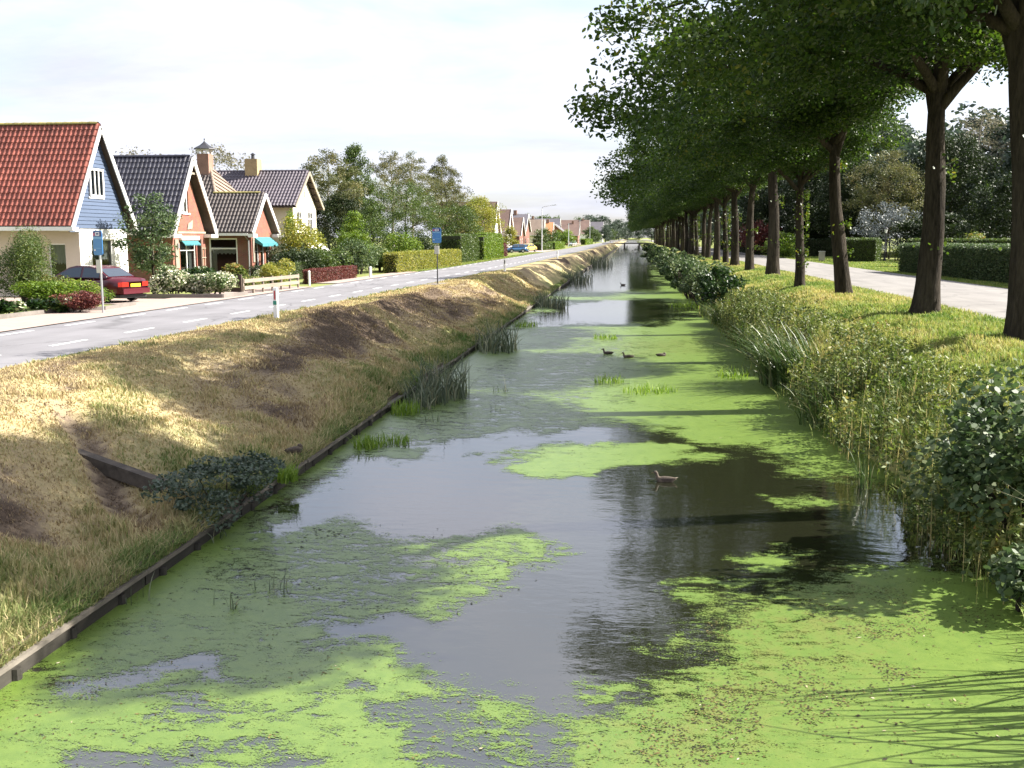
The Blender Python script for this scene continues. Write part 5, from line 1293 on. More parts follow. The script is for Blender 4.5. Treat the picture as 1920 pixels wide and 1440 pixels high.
# ---------------------------------------------------------------- vegetation: trees
def bez(a, c, b, n):
    return [a * (1 - t) ** 2 + c * (2 * t * (1 - t)) + b * t * t for t in [i / n for i in range(n + 1)]]
def build_tree(seed, H, clear, r0, clumps, n_limb, per, leaf, clump_r, leaf_mat, bark, twig_r=.018, trunk_top=.72, up=.5, wob=.18, flat=.6, shape='diamond', sprout=0, tintb=0.0, steep=False):
    """returns (wood mesh, leaf mesh). clumps (n,3) leaf-cluster centres around a trunk at the origin"""
    rg = np.random.default_rng(seed); rr = random.Random(seed)
    tp = []; k = 9
    for i in range(k + 1):
        z = H * trunk_top * i / k; tp.append(Vector((wob * math.sin(i * .9 + seed) * (i / k), wob * math.cos(i * 1.1 + seed * 2) * (i / k), z)))
    tp.insert(1, Vector((0, 0, .25))); 
    rad = [r0 * 1.32] + [r0 * 1.06] + [r0 * (1 - .72 * (p.z / (H * trunk_top)) ** 1.1) for p in tp[2:]]
    tp[0].z = -.15
    tr_p, tr_r = [], []
    for i in range(len(tp) - 1):
        for q in range(3): tr_p.append(tp[i].lerp(tp[i + 1], q / 3)); tr_r.append(rad[i] + (rad[i + 1] - rad[i]) * q / 3)
    wood = MB(); wood.tube(tr_p + [tp[-1]], tr_r + [rad[-1]], 18)
    for i, (vx, vy, vz) in enumerate(wood.v):                # burls, ridges and root flare
        c = tr_p[min(i // 18, len(tr_p) - 1)]; a = math.atan2(vy - c.y, vx - c.x)
        f_ = 1 + .16 * (float(vnoise(a * 2.2 + 9, vz * .7, seed)) - .5) + .10 * (float(vnoise(a * 6 + 20, vz * 1.1, seed + 4)) - .5)
        if vz < .9: f_ += .22 * (.9 - max(vz, 0)) * max(0, math.sin(a * 5 + seed))
        wood.v[i] = (c.x + (vx - c.x) * f_, c.y + (vy - c.y) * f_, vz)
    def trunk_at(z):
        for i in range(len(tp) - 1):
            if tp[i].z <= z <= tp[i + 1].z:
                q = (z - tp[i].z) / max(1e-6, tp[i + 1].z - tp[i].z); return tp[i].lerp(tp[i + 1], q), rad[i] + (rad[i + 1] - rad[i]) * q
        return tp[-1], rad[-1]
    nodes_ = [(p, rd) for p, rd in zip(tp[3:], rad[3:]) if p.z > clear * .85]
    order = list(range(len(clumps))); rr.shuffle(order)
    far = sorted([i for i in order if not steep or clumps[i][2] > 8.4], key=lambda i: -np.hypot(clumps[i][0], clumps[i][1]))[:max(n_limb * 3, 4)]
    chosen = []
    if steep:
        hi = [i for i in order if clumps[i][2] > H * .55 and np.hypot(clumps[i][0], clumps[i][1]) > 2.2]; far = [v for pr_ in zip(hi, far) for v in pr_]
    for i in far:
        a = math.atan2(clumps[i][1], clumps[i][0])
        if all(abs((a - b + math.pi) % (2 * math.pi) - math.pi) > 4.2 / n_limb for b in chosen) and len(chosen) < n_limb:
            chosen.append(a); tgt = Vector(clumps[i]); zs = clear + (H * trunk_top - clear) * rr.uniform(0, .22 if steep else .55)
            zs = min(zs, max(clear, tgt.z - .4)); s, rd = trunk_at(zs)
            c = s.lerp(tgt, .45) + Vector((0, 0, max(.6, .22 * (tgt - s).length)))
            pts = bez(s, c, tgt, 7); r1 = min(rd * (.72 if steep else .62), r0 * (.62 if steep else .5))
            rds = [r1 * (1 - .86 * t / 7) for t in range(8)]; wood.tube(pts, rds, 7)
            nodes_ += [(p, q) for p, q in zip(pts[2:], rds[2:])]
    NP = np.array([list(p) for p, _ in nodes_])
    NL = [list(p) for p, _ in nodes_]
    d0 = np.array([np.linalg.norm(NP - c, axis=1).min() for c in clumps])
    for cpt in clumps[np.argsort(d0)]:
        NP = np.array(NL); d = np.linalg.norm((NP - cpt) * np.array([1, 1, 1.3]) + np.array([0, 0, 0]), axis=1); j = int(d.argmin()); s = nodes_[j][0]; e = Vector(cpt)
        if (e - s).length < .25: continue
        r1 = min(nodes_[j][1] * .6, twig_r * (1 + (e - s).length * .45))
        mid = s.lerp(e, .5) + Vector((rr.uniform(-.2, .2), rr.uniform(-.2, .2), .1 * (e - s).length))
        wood.tube(bez(s, mid, e, 3), [r1, r1 * .8, r1 * .5, twig_r * .4], 4, cap=False)
        nodes_.append((e, twig_r * .6)); NL.append(list(e))
    wm = wood.mesh('trunk', smooth=True); wm.materials.append(M[bark])
    n = len(clumps) * per; ci = np.repeat(np.arange(len(clumps)), per)
    cs = clump_r * rg.uniform(.65, 1.3, len(clumps))[ci]
    off = rg.normal(size=(n, 3)); off /= np.linalg.norm(off, axis=1)[:, None]; off *= (rg.uniform(0, 1, n) ** .45)[:, None]
    C = clumps[ci] + off * cs[:, None] * np.array([1, 1, flat])
    ct = rg.uniform(0, 1, len(clumps))[ci]
    tint = np.clip(.55 * ct + .45 * rg.uniform(0, 1, n) + tintb, 0, 1)
    if sprout:
        ns = sprout; zz = rg.uniform(.8, clear * 1.05, ns // 30 + 1)[rg.integers(0, ns // 30 + 1, ns)]; an = rg.normal(-.2, 1.0, ns)
        sp = np.stack([np.cos(an) * (r0 + .12 + .12 * rg.random(ns)), np.sin(an) * (r0 + .12 + .12 * rg.random(ns)), zz + rg.normal(0, .14, ns)], 1)
        C = np.concatenate([C, sp]); tint = np.concatenate([tint, rg.uniform(.6, .97, ns)])
    lm = leaf_mesh('crown', C, leaf, leaf * .62, rg, tint, shape, up); lm.materials.append(M[leaf_mat])
    return wm, lm
def plant(name, label, cat, wm, lm, loc, rot=0, sc=1.0, group=None, tilt=0.0):
    t = thing(name, label, cat, loc, rot, group)
    t.rotation_euler = (0, tilt, rot) if not tilt else (0, tilt, 0)
    t.scale = (sc, sc, sc) if not hasattr(sc, '__len__') else sc
    link('trunk', wm, parent=t); link('crown', lm, parent=t)
    return t
def oak_clumps(seed, n):
    rg = np.random.default_rng(seed); out = []
    lob = rg.uniform(0, 6.28, 5)
    while len(out) < n:
        a = rg.uniform(0, 2 * np.pi); ca, sa = math.cos(a), math.sin(a)
        Rm = (9.6 if ca < 0 else 6.0) * ca * ca + 4.5 * sa * sa
        Rm *= 1 + .13 * math.sin(3 * a + lob[0]) + .08 * math.sin(5 * a + lob[1])
        q = rg.uniform(0, 1) ** .55; r = q * Rm; x, y_ = r * ca, r * sa
        top = 11.9 * (1 - .40 * q ** 2.6) + .5 * math.sin(x * .9 + lob[2]) + .5 * math.sin(y_ + lob[3])
        low = 7.6 + (0.25 * max(x, 0)) + .9 * math.sin(y_ * 1.1 + lob[4]) * .5 - (2.1 * max(0, -x / 9.6) ** 1.6)
        if top - low < .6: continue
        u = rg.uniform(0, 1)
        # more leaf towards the outside of the crown
        z = low + (top - low) * (u if rg.random() < .45 else (u ** 2.2 if rg.random() < .4 else 1 - u ** 2.2))
        out.append((x, y_, z))
    return np.array(out)
OAK = []
for sdx, (nc, per) in enumerate([(390, 185), (370, 185), (380, 185)]):
    OAK.append(build_tree(101 + sdx, 16, 5.9, (.39, .31, .34)[sdx], oak_clumps(201 + sdx, nc), 9, per, .135, .95, 'oak_leaf', 'trunk_bark', .03, .75, .35, .22, .55, 'oval', sprout=(60, 420, 140)[sdx], steep=True))
GO = 'oak trees in a row along the right bank'
LBL = {1: 'large oak trunk cut off by the right edge of the picture', 2: 'thick straight forked oak, second from the right edge', 3: 'oak with a clearly leaning trunk on the grass bank',
       4: 'slim oak with leafy shoots all along its trunk', 5: 'broad dark oak trunk next beyond the leafy-shooted slim one', 6: 'oak between the broad dark trunk and a slimmer neighbour, sixth from the right edge',
       7: 'seventh oak from the right edge along the grass bank', 8: 'eighth oak from the right edge along the grass bank', 9: 'ninth oak from the right edge along the grass bank', 10: 'tenth oak from the right edge along the grass bank'}
ROW = [(10.0, 17.0, 2, 1.08), (9.6, 26.0, 0, 1.08), (9.9, 35.7, 0, 1.06), (9.1, 45.1, 2, .95), (8.5, 53.1, 1, .8), (9.0, 67.0, 0, 1.05), (8.9, 79.0, 2, .98), (8.8, 89.4, 0, .92), (8.9, 99, 1, .9)]
yy = 110
while yy < 415: ROW.append((9.0 + rnd.uniform(-.25, .25), yy, rnd.randrange(3), rnd.uniform(.88, 1.05))); yy += 10.3
for i, (x, y, v, s) in enumerate(ROW):
    j = i                                          # 1 = first trunk in the picture
    if j < 1: lab = 'oak at the near end of the row, its trunk outside the picture'
    elif j in LBL: lab = LBL[j]
    else: lab = 'oak in the distant, merging part of the row along the canal'
    z = float(gh(x, y)) - .05
    rot = 0 if j in (1, 2, 3, 4) else rnd.uniform(-.5, .5)
    t = plant('oak_tree', lab, 'tree', *OAK[v], (x, y, z), rot, (s * (.56 if j == 0 else 1), s * (.9 if j == 0 else 1), s), GO, tilt={3: -.12, 1: -.06, 2: .02}.get(j, rnd.uniform(-.045, .035)))

# ---- other trees: (envelope sampled as stacked ellipse)
def env_clumps(seed, n, h0, h1, rmax, prof='round', squash=1.0):
    rg = np.random.default_rng(seed); out = []; ph = rg.uniform(0, 6.28, 4)
    while len(out) < n:
        u = rg.uniform(0, 1); a = rg.uniform(0, 6.283)
        w = {'round': math.sin(math.pi * min(1, max(0, .08 + .9 * u))) ** .6, 'cone': (1 - u) ** .8 * (.35 + .65 * min(1, u * 6)), 'spire': (1 - u) ** .55 * min(1, .4 + u * 3), 'airy': (math.sin(math.pi * (.12 + .85 * u)) ** .9), 'bush': (1 - u ** 2.2) ** .5}[prof]
        w *= 1 + .22 * math.sin(3 * a + ph[0] + u * 5) + .14 * math.sin(7 * u * 3 + ph[1])
        if rg.random() > w + .1: continue
        r = rmax * w * rg.uniform(0, 1) ** .45
        out.append((r * math.cos(a), r * math.sin(a) * squash, h0 + (h1 - h0) * u))
    return np.array(out)
def tree(label, X, Y, H, rmax, prof, mat, seed, n=110, per=70, leaf=.16, cr=.75, bark='trunk_bark', clear=None, r0=None, name='tree', h0=None, group=None, up=.5, flat=.7):
    clear = H * .2 if clear is None else clear
    cl = env_clumps(seed, n, clear if h0 is None else h0, H, rmax, prof)
    wm, lm = build_tree(seed, H, clear, r0 or H * .014, cl, 6, per, leaf, cr, mat, bark, .014, .92, up, .25, flat)
    return plant(name, label, 'tree', wm, lm, (X, Y, 0), 0, 1, group)
GB = 'trees behind the houses'
def tpx(label, px, ptop, X, *a, **k):
    p = AX(px, ptop, X); return tree(label, X, float(p[1]), float(p[2]), *a, **k)
tpx('pale airy treetop showing above the blue house and dark roof', 262, 284, -58, 5.5, 'round', 'grey_leaf', 301, 90, 55, .3, 1.3, 'pale_bark', group=GB)
tpx('pale grey-green treetop behind the capped chimney', 400, 276, -56, 6.5, 'round', 'grey_leaf', 302, 120, 60, .32, 1.3, 'pale_bark', group=GB)
tpx('airy birch beside the pale two-storey house gable', 612, 284, -30, 4.2, 'airy', 'birch_leaf', 303, 200, 100, .18, .7, 'pale_bark', group=GB)
tpx('tall narrow greener birch rising above its neighbours', 664, 276, -31, 3.6, 'spire', 'mid_leaf', 304, 240, 110, .2, .75, 'pale_bark', group=GB)
tpx('thin brownish birch in the middle of the birch group', 735, 280, -33, 4.0, 'airy', 'birch_leaf', 305, 200, 85, .18, .7, 'pale_bark', clear=5, group=GB)
tpx('second thin brownish birch crown close to the middle one', 772, 284, -36, 3.8, 'airy', 'birch_leaf', 306, 180, 80, .18, .7, 'pale_bark', clear=5, group=GB)
tpx('birch with pointed top nearest the far bus sign', 828, 292, -33, 5.0, 'spire', 'birch_leaf', 307, 280, 100, .2, .75, 'pale_bark', clear=4, group=GB)
tpx('dense dark tree filling the gap under the birches', 640, 370, -28, 4.2, 'round', 'dark_leaf', 308, 200, 110, .17, .8, clear=.8, group=GB)
tpx('broad dark bushy tree under the thin birches', 760, 345, -27.5, 5.2, 'round', 'mid_leaf', 309, 190, 90, .18, .85, clear=.8, group=GB)
tpx('broad brown-green bushy tree behind the clipped pale hedge', 835, 340, -27, 5.4, 'round', 'birch_leaf', 310, 200, 80, .19, .9, clear=.8, group=GB)
tpx('yellow-green broadleaf tree before the tall brown roofed house', 893, 372, -22.5, 4.6, 'round', 'yellow_leaf', 311, 200, 80, .22, .95, clear=.9, group=GB)
tpx('dark green tree left of the yellow-green one', 858, 384, -23, 3.4, 'round', 'mid_leaf', 319, 120, 90, .2, .9, clear=.6, group=GB)
tpx('light green conical garden tree in front of the birches', 662, 398, -21.5, 2.2, 'cone', 'bright_leaf', 312, 150, 80, .13, .5, clear=.4, group=GB)
tpx('second green conical garden tree with bare leader', 697, 372, -23.5, 2.6, 'cone', 'mid_leaf', 313, 140, 70, .14, .55, clear=.5, group=GB)
tpx('slim young yellow-green tree by the blue hatchback', 957, 425, -20.3, 1.5, 'spire', 'yellow_leaf', 314, 70, 60, .2, .6, clear=.6, group=GB)
tpx('round dark tree beside the tall street lamp', 1026, 432, -20, 3.4, 'round', 'mid_leaf', 315, 60, 60, .35, 1.2, clear=1, group=GB)
tpx('round bright green tree before the orange roof', 1056, 434, -18.5, 3.4, 'round', 'bright_leaf', 316, 60, 60, .4, 1.2, clear=1, group=GB)
tpx('dark treetops above the broad brown roof', 978, 402, -48, 7, 'round', 'mid_leaf', 317, 60, 50, .6, 2.2, group=GB)
tpx('large green tree behind the wide dark roof', 1088, 410, -34, 9, 'round', 'mid_leaf', 318, 90, 60, .7, 2.4, clear=1, group=GB)
tpx('dark treetop beside the high dark roof', 1052, 416, -46, 6, 'round', 'dark_leaf', 320, 50, 50, .6, 2, group=GB)
FT = build_tree(330, 10, 2, .2, env_clumps(330, 90, 1.2, 10, 4.6, 'round'), 6, 60, .5, 1.5, 'mid_leaf', 'trunk_bark', .02, .9)
FB = build_tree(331, 10, 2, .2, env_clumps(331, 90, 1.2, 10, 4.6, 'round'), 6, 60, .5, 1.5, 'blue_leaf', 'trunk_bark', .02, .9)
for i, (x, y, s, fb) in enumerate([(-17, 430, .7, 0), (-16, 452, .6, 0), (-13, 505, .8, 1), (-11, 530, .7, 0), (-19, 620, 1.5, 1), (-11, 600, 1.0, 1), (-8, 640, 1.3, 1), (-3, 660, 1.2, 1), (4, 680, 1.3, 1), (-28, 660, 1.6, 1), (12, 640, 1.4, 1), (-40, 520, 1.3, 0), (-38, 440, 1.2, 0), (20, 560, 1.5, 1), (30, 620, 1.6, 1)]):
    plant('tree', 'distant tree in the hazy group closing the end of the canal' if y > 480 else ('small roadside tree before the white walled far house', 'lower roadside tree next to the white walled far house', '', '', '', '', '', '', '', '', '', '', 'larger tree standing behind the brown roofed far house')[i], 'tree', *(FB if fb else FT), (x, y, 0), i, s, 'far trees at the canal end' if y > 480 else 'roadside trees by the last houses')

# ---- right background
GR = 'trees beyond the lawn on the right'
def tpr(label, px, ptop, Y, *a, **k):
    p = AY(px, ptop, Y); return tree(label, float(p[0]), Y, float(p[2]), *a, **k)
tpr('tall dark conifer-like tree between the leaning and the forked oak', 1600, 215, 140, 4.4, 'spire', 'dark_leaf', 401, 240, 100, .3, 1.0, group=GR, clear=2)
tpr('brownish weeping birch behind the lantern post', 1670, 288, 132, 4.6, 'round', 'birch_leaf', 402, 180, 80, .22, 1.0, group=GR, clear=3)
tpr('silver-grey leaved small tree behind the lantern post', 1672, 382, 124, 4.0, 'round', 'silver_leaf', 403, 80, 45, .26, .9, group=GR, clear=1.2)
tpr('dense dark tree mass left of the square hedge', 1552, 270, 150, 6.5, 'round', 'dark_leaf', 404, 260, 110, .34, 1.3, group=GR, clear=1)
tpr('dark broad tree behind the trunks of the oaks', 1480, 310, 160, 7.5, 'round', 'dark_leaf', 405, 260, 110, .36, 1.4, group=GR, clear=1)
tpr('dark tree right of the forked oak, under the airy crowns', 1790, 255, 138, 6.6, 'round', 'dark_leaf', 406, 280, 110, .32, 1.2, group=GR, clear=.6)
tpr('airy pale tree with sky showing through by the right edge', 1842, 205, 150, 6.0, 'airy', 'grey_leaf', 407, 150, 34, .26, 1.1, 'pale_bark', group=GR, clear=6)
tpr('slender light green tree standing before the dark trees', 1850, 350, 112, 2.5, 'spire', 'mid_leaf', 408, 110, 60, .2, .7, group=GR, clear=.6)
tpr('dark rounded tree at the far right behind the long hedge', 1905, 330, 108, 4.6, 'round', 'dark_leaf', 409, 200, 110, .25, .9, group=GR, clear=.4)
tpr('dark evergreen low tree behind the long hedge', 1760, 405, 118, 4.4, 'round', 'dark_leaf', 410, 200, 110, .26, .9, group=GR, clear=.4)
tpr('purplish shrub tree behind the broad oak trunk', 1425, 418, 150, 3.6, 'round', 'red_leaf', 411, 70, 60, .3, 1.0, group=GR, clear=.8)
tpr('bright green low tree showing between far oak trunks', 1470, 440, 128, 2.2, 'round', 'bright_leaf', 412, 60, 60, .25, .8, group=GR, clear=.4)
for i, (x, y, s, fb) in enumerate([(31, 170, 2.0, 1), (24, 205, 1.8, 1), (39, 180, 2.2, 1), (52, 165, 2.1, 1), (58, 150, 2.0, 1), (64, 166, 2.2, 1), (26, 240, 1.4, 0), (23, 280, 1.4, 1), (25, 330, 1.5, 0), (24, 390, 1.6, 1), (45, 200, 2.3, 1), (72, 185, 2.2, 1), (34, 158, 1.4, 1), (44, 155, 1.7, 1), (53, 140, 1.5, 1)]):
    plant('tree', 'leafy tree in the dark belt behind the right-hand gardens', 'tree', *(FB if fb else FT), (x, y, 0), i * 1.3, s, 'belt of trees behind the right-hand gardens')

# ---------------------------------------------------------------- shrubs, hedges, reeds, grass
def shrub(name, label, cat, loc, rx, ry, h, n, leaf, mat, seed, lobes=6, shape='diamond', up=.5, group=None, stems=6, asp=.62, flat_bottom=.1, loose=0):
    rg = np.random.default_rng(seed); t = thing(name, label, cat, loc, 0, group)
    lc = np.stack([rg.uniform(-.55, .55, lobes) * rx, rg.uniform(-.55, .55, lobes) * ry, rg.uniform(.35, .72, lobes) * h], 1)
    lr = rg.uniform(.38, .6, lobes)
    if loose:
        lc = np.stack([rg.uniform(-.85, .85, lobes) * rx, rg.uniform(-.85, .85, lobes) * ry, rg.uniform(.25, .95, lobes) * h], 1); lr = rg.uniform(.16, .42, lobes)
    li = rg.integers(0, lobes, n); d = rg.normal(size=(n, 3)); d /= np.linalg.norm(d, axis=1)[:, None]
    q = rg.uniform(.45, 1.0, n) ** .6
    C = lc[li] + d * (lr[li] * q)[:, None] * np.array([rx, ry, h * .62])
    C[:, 2] = np.where(C[:, 2] < flat_bottom * h, rg.uniform(.02, .45, n) * h, C[:, 2])
    tint = np.clip(rg.uniform(0, 1, lobes)[li] * .4 + rg.uniform(0, .7, n), 0, 1)
    me = leaf_mesh('foliage', C, leaf, leaf * asp, rg, tint, shape, up); link('foliage', me, M[mat], t)
    s = MB()
    for i in range(stems):
        e = Vector(lc[i % lobes]) * 1.0; a = Vector((e.x * .25, e.y * .25, -.1)); s.tube(bez(a, a.lerp(e, .5) + Vector((0, 0, .15 * h)), e, 4), [.022 * h + .008, .02 * h, .014 * h, .009 * h, .004], 5, cap=False)
    s.build('stems', M['trunk_bark'], t, smooth=True)
    return t
def hedge(name, label, x0, y0, x1, y1, wd_, h, mat, seed, leaf=.09, dens=900, jit=.05, spikes=0, group=None, round_=0.0):
    """clipped hedge from (x0,y0) to (x1,y1)"""
    rg = np.random.default_rng(seed); A = Vector((x0, y0, 0)); B_ = Vector((x1, y1, 0)); L = (B_ - A).length; t = thing(name, label, 'hedge', A, math.atan2(y1 - y0, x1 - x0), group)
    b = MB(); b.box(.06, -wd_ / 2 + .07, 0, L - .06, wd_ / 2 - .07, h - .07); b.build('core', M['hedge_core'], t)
    n = int(dens * (2 * L * h + L * wd_ + 2 * wd_ * h)); pick = rg.random(n); C = np.empty((n, 3))
    u, v = rg.random(n), rg.random(n); tot = 2 * L * h + L * wd_ + 2 * wd_ * h; c1 = L * h / tot; c2 = 2 * c1; c3 = c2 + L * wd_ / tot; c4_ = c3 + wd_ * h / tot
    C[:, 0] = u * L; C[:, 1] = (v - .5) * wd_; C[:, 2] = v * h
    m1 = pick < c1; m2 = (pick >= c1) & (pick < c2); m3 = (pick >= c2) & (pick < c3); m4 = (pick >= c3) & (pick < c4_); m5 = pick >= c4_
    C[m1, 1] = -wd_ / 2; C[m2, 1] = wd_ / 2; C[m3, 2] = h; C[m4 | m5, 1] = (u[m4 | m5] - .5) * wd_; C[m4, 0] = 0; C[m5, 0] = L
    C += rg.normal(0, jit, (n, 3)); C[:, 2] = np.abs(C[:, 2]) + .02
    C[:, 2] += .05 * (fbm(C[:, 0] * 1.3, C[:, 1] * 1.3, seed) - .5)
    if round_: 
        e = np.clip((np.abs(C[:, 0] - L / 2) - L / 2 + round_) / round_, 0, 1); C[:, 2] -= e ** 2 * round_ * .5 * (C[:, 2] / h)
    if spikes:
        k = spikes; S = np.stack([rg.uniform(0, L, k), rg.uniform(-.5, .5, k) * wd_, h + rg.uniform(0, .3, k) ** 1.2], 1); C = np.concatenate([C, S])
    tint = np.clip(.3 * fbm(C[:, 0] * 2, C[:, 2] * 2 + C[:, 1], seed + 3) + rg.uniform(0, .75, len(C)), 0, 1)
    me = leaf_mesh('foliage', C, leaf, leaf * .65, rg, tint, 'diamond', .4); link('foliage', me, M[mat], t)
    return t
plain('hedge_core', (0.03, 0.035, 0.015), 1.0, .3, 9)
# near gardens, left
G_ = 'front garden shrubs'
shrub('conifer_bush', 'dark green conifer bush at the left picture edge before the cream wall', 'bush', (-21.9, 34.4, 0), 1.3, 1.3, 2.9, 15000, .1, 'mid_leaf', 501, 14, asp=.3, group=G_)
shrub('juniper_bush', 'spreading yellow-green juniper before the red car', 'bush', (-20.1, 34.0, 0), 1.7, 1.2, 1.05, 7000, .13, 'bright_leaf', 502, 9, up=1.2, asp=.35, group=G_)
shrub('juniper_bush', 'lower juniper with brownish top nearer the house side', 'bush', (-21.5, 35.2, 0), 1.3, .9, 1.3, 4500, .12, 'herb_leaf', 503, 7, up=1.0, asp=.35, group=G_)
shrub('clipped_bush', 'low clipped dark red bush at the foot of the pale bus sign pole', 'bush', (-18.45, 31.9, 0), .95, .8, .75, 6000, .07, 'red_leaf', 504, 12, group=G_)
shrub('reed_tuft', 'tuft of dry upright stems by the tail of the red car', 'plant', (-19.25, 34.4, 0), .4, .4, 1.0, 500, .16, 'litter', 505, 5, asp=.12, up=0, group=G_)
for i in range(7):
    x = -20.6 + i * .33; y = 29.6 + i * .38
    shrub('hosta', 'broad-leaved hosta plant in the bed by the kerb, one of a row', 'plant', (x, y, 0), .38, .36, .55, 260, .2, 'gloss_leaf' if i % 3 else 'variegated', 510 + i, 4, 'oval', .9, 'hosta plants in the bed by the kerb', 3, .6)
shrub('variegated_bush', 'white flecked bush right behind the tail of the red car', 'bush', (-19.1, 40.9, 0), 1.0, .9, 1.35, 5000, .11, 'variegated', 520, 8, 'oval', group=G_)
shrub('variegated_bush', 'wide white flecked bush before the window of the dark roofed house', 'bush', (-17.7, 41.2, 0), 1.3, .9, 1.3, 7500, .11, 'variegated', 521, 10, 'oval', group=G_)
shrub('green_bush', 'glossy green bush between the two white flecked bushes', 'bush', (-18.6, 42.0, 0), 1.0, .8, 1.3, 4200, .11, 'gloss_leaf', 522, 8, 'oval', group=G_)
wmt, lmt = build_tree(523, 4.0, .9, .06, env_clumps(523, 70, .9, 4.0, 1.15, 'round'), 5, 70, .13, .42, 'alder_leaf', 'trunk_bark', .01, .9, .5, .1)
plant('garden_tree', 'small broadleaf tree in front of the dark roofed brick house', 'tree', wmt, lmt, (-21.0, 42.9, 0), 0, 1.1)
shrub('green_bush', 'leafy plant with reddish stems at the brick corner', 'bush', (-20.6, 51.5, 0), .9, .8, 1.3, 2200, .13, 'herb_leaf', 524, 7, 'oval', group=G_)
hedge('box_hedge', 'small square dark hedge before the brick side window', -20.9, 54.6, -19.5, 54.6, .9, .85, 'dark_leaf', 525, .07, 700)
shrub('green_bush', 'rounded pale green shrub behind the plank fence', 'bush', (-18.8, 52.0, 0), 1.0, 1.0, .95, 3500, .08, 'variegated', 526, 8, group=G_)
shrub('flower_bush', 'pinkish low plants behind the sunlit plank fence', 'bush', (-18.0, 46.6, 0), 1.0, 1.4, .8, 3200, .08, 'herb_leaf', 527, 8, group=G_)
hedge('box_hedge', 'rounded clipped hedge under the teal awnings', -20.4, 58.0, -20.0, 61.0, .9, .95, 'mid_leaf', 528, .07, 600)
shrub('conifer_bush', 'narrow dark column conifer beside the awning window', 'bush', (-20.6, 62.7, 0), .35, .35, 2.2, 2200, .1, 'dark_leaf', 529, 5, asp=.3, group=G_)
shrub('yellow_bush', 'golden yellow bush between fence and low red hedge', 'bush', (-18.3, 50.6, 0), 1.0, 1.1, 1.45, 5200, .09, 'yellow_leaf', 530, 8, group=G_)
shrub('climber', 'yellow-green climber covering the front of the pale house', 'climber', (-22.55, 69.5, 0), .35, 2.3, 3.4, 5000, .12, 'yellow_leaf', 531, 12, group=G_)
shrub('climber', 'green climber on the corner of the pale house', 'climber', (-22.7, 66.9, 0), .6, .8, 4.4, 4000, .12, 'bright_leaf', 532, 8, group=G_)
for i, (px, X, hh, mt, lb) in enumerate([(552, -20.5, 1.6, 'dark_leaf', 'dark hedge-like bush right of the awnings'), (600, -19.5, 1.5, 'mid_leaf', 'rounded green bush behind the near end of the low red hedge'), (632, -19.2, 1.2, 'dark_leaf', 'low dark bush behind the middle of the low red hedge'), (672, -18.6, 1.9, 'alder_leaf', 'leafy bush behind the far end of the low red hedge'), (712, -18.2, 1.5, 'mid_leaf', 'bush between the low red hedge and the clipped pale hedge'), (735, -18.0, 1.0, 'dark_leaf', 'low dark bush at the end of the clipped pale hedge'), (790, -20.0, 2.3, 'dark_leaf', 'dark laurel behind the clipped pale hedge'), (755, -20.5, 2.8, 'bright_leaf', 'bright green pointed bush above the clipped pale hedge'), (577, -21.0, 3.2, 'yellow_leaf', 'autumn yellow bush beside the pale house'), (850, -19.0, 2.2, 'gloss_leaf', 'glossy laurel bush right of the far bus sign')]):
    p = AX(px, 480, X); shrub('bush', lb, 'bush', (X, float(p[1]), 0), 1.9, 1.7, hh * 1.25, 4200, .13, mt, 540 + i, 8, 'oval', group=G_)
hedge('clipped_hedge', 'pale yellow-green clipped hedge beside the road', -16.9, 70.5, -15.8, 91, 1.0, 1.35, 'yellow_leaf', 560, .11, 330)
hedge('clipped_hedge', 'bright green clipped hedge with arch, nearer part', -17.6, 99, -17.2, 108, 2.0, 2.7, 'mid_leaf', 561, .16, 170, round_=1.0)
hedge('clipped_hedge', 'narrow bright green clipped hedge column beside the arch', -16.9, 111, -16.7, 114.5, 1.6, 2.6, 'bright_leaf', 562, .16, 170, round_=1.2)
hedge('clipped_hedge', 'long sloping bright green hedge before the short red hedge', -17.2, 115.5, -16.8, 127, 1.6, 2.9, 'bright_leaf', 563, .17, 150, round_=2.0)
hedge('clipped_hedge', 'low bright hedge beyond the tall street lamp', -16.6, 212, -16.2, 236, 1.6, 1.4, 'bright_leaf', 564, .3, 50)
hedge('clipped_hedge', 'low dark hedge before the brick house by the yellow car', -18.0, 196, -17.0, 210, 1.6, 1.3, 'mid_leaf', 565, .3, 50)
hedge('clipped_hedge', 'far roadside hedge before the small brick house', -16.5, 345, -15.8, 388, 2.0, 1.8, 'bright_leaf', 566, .5, 20)
hedge('clipped_hedge', 'low clipped dark red hedge along the pavement', -17.35, 53.2, -17.2, 61.8, .45, .72, 'red_leaf', 567, .07, 900, jit=.03)
hedge('clipped_hedge', 'short clipped dark red hedge beside the blue hatchback', -17.6, 128, -17.0, 133, 1.6, 1.7, 'red_leaf', 568, .14, 200, round_=.8)
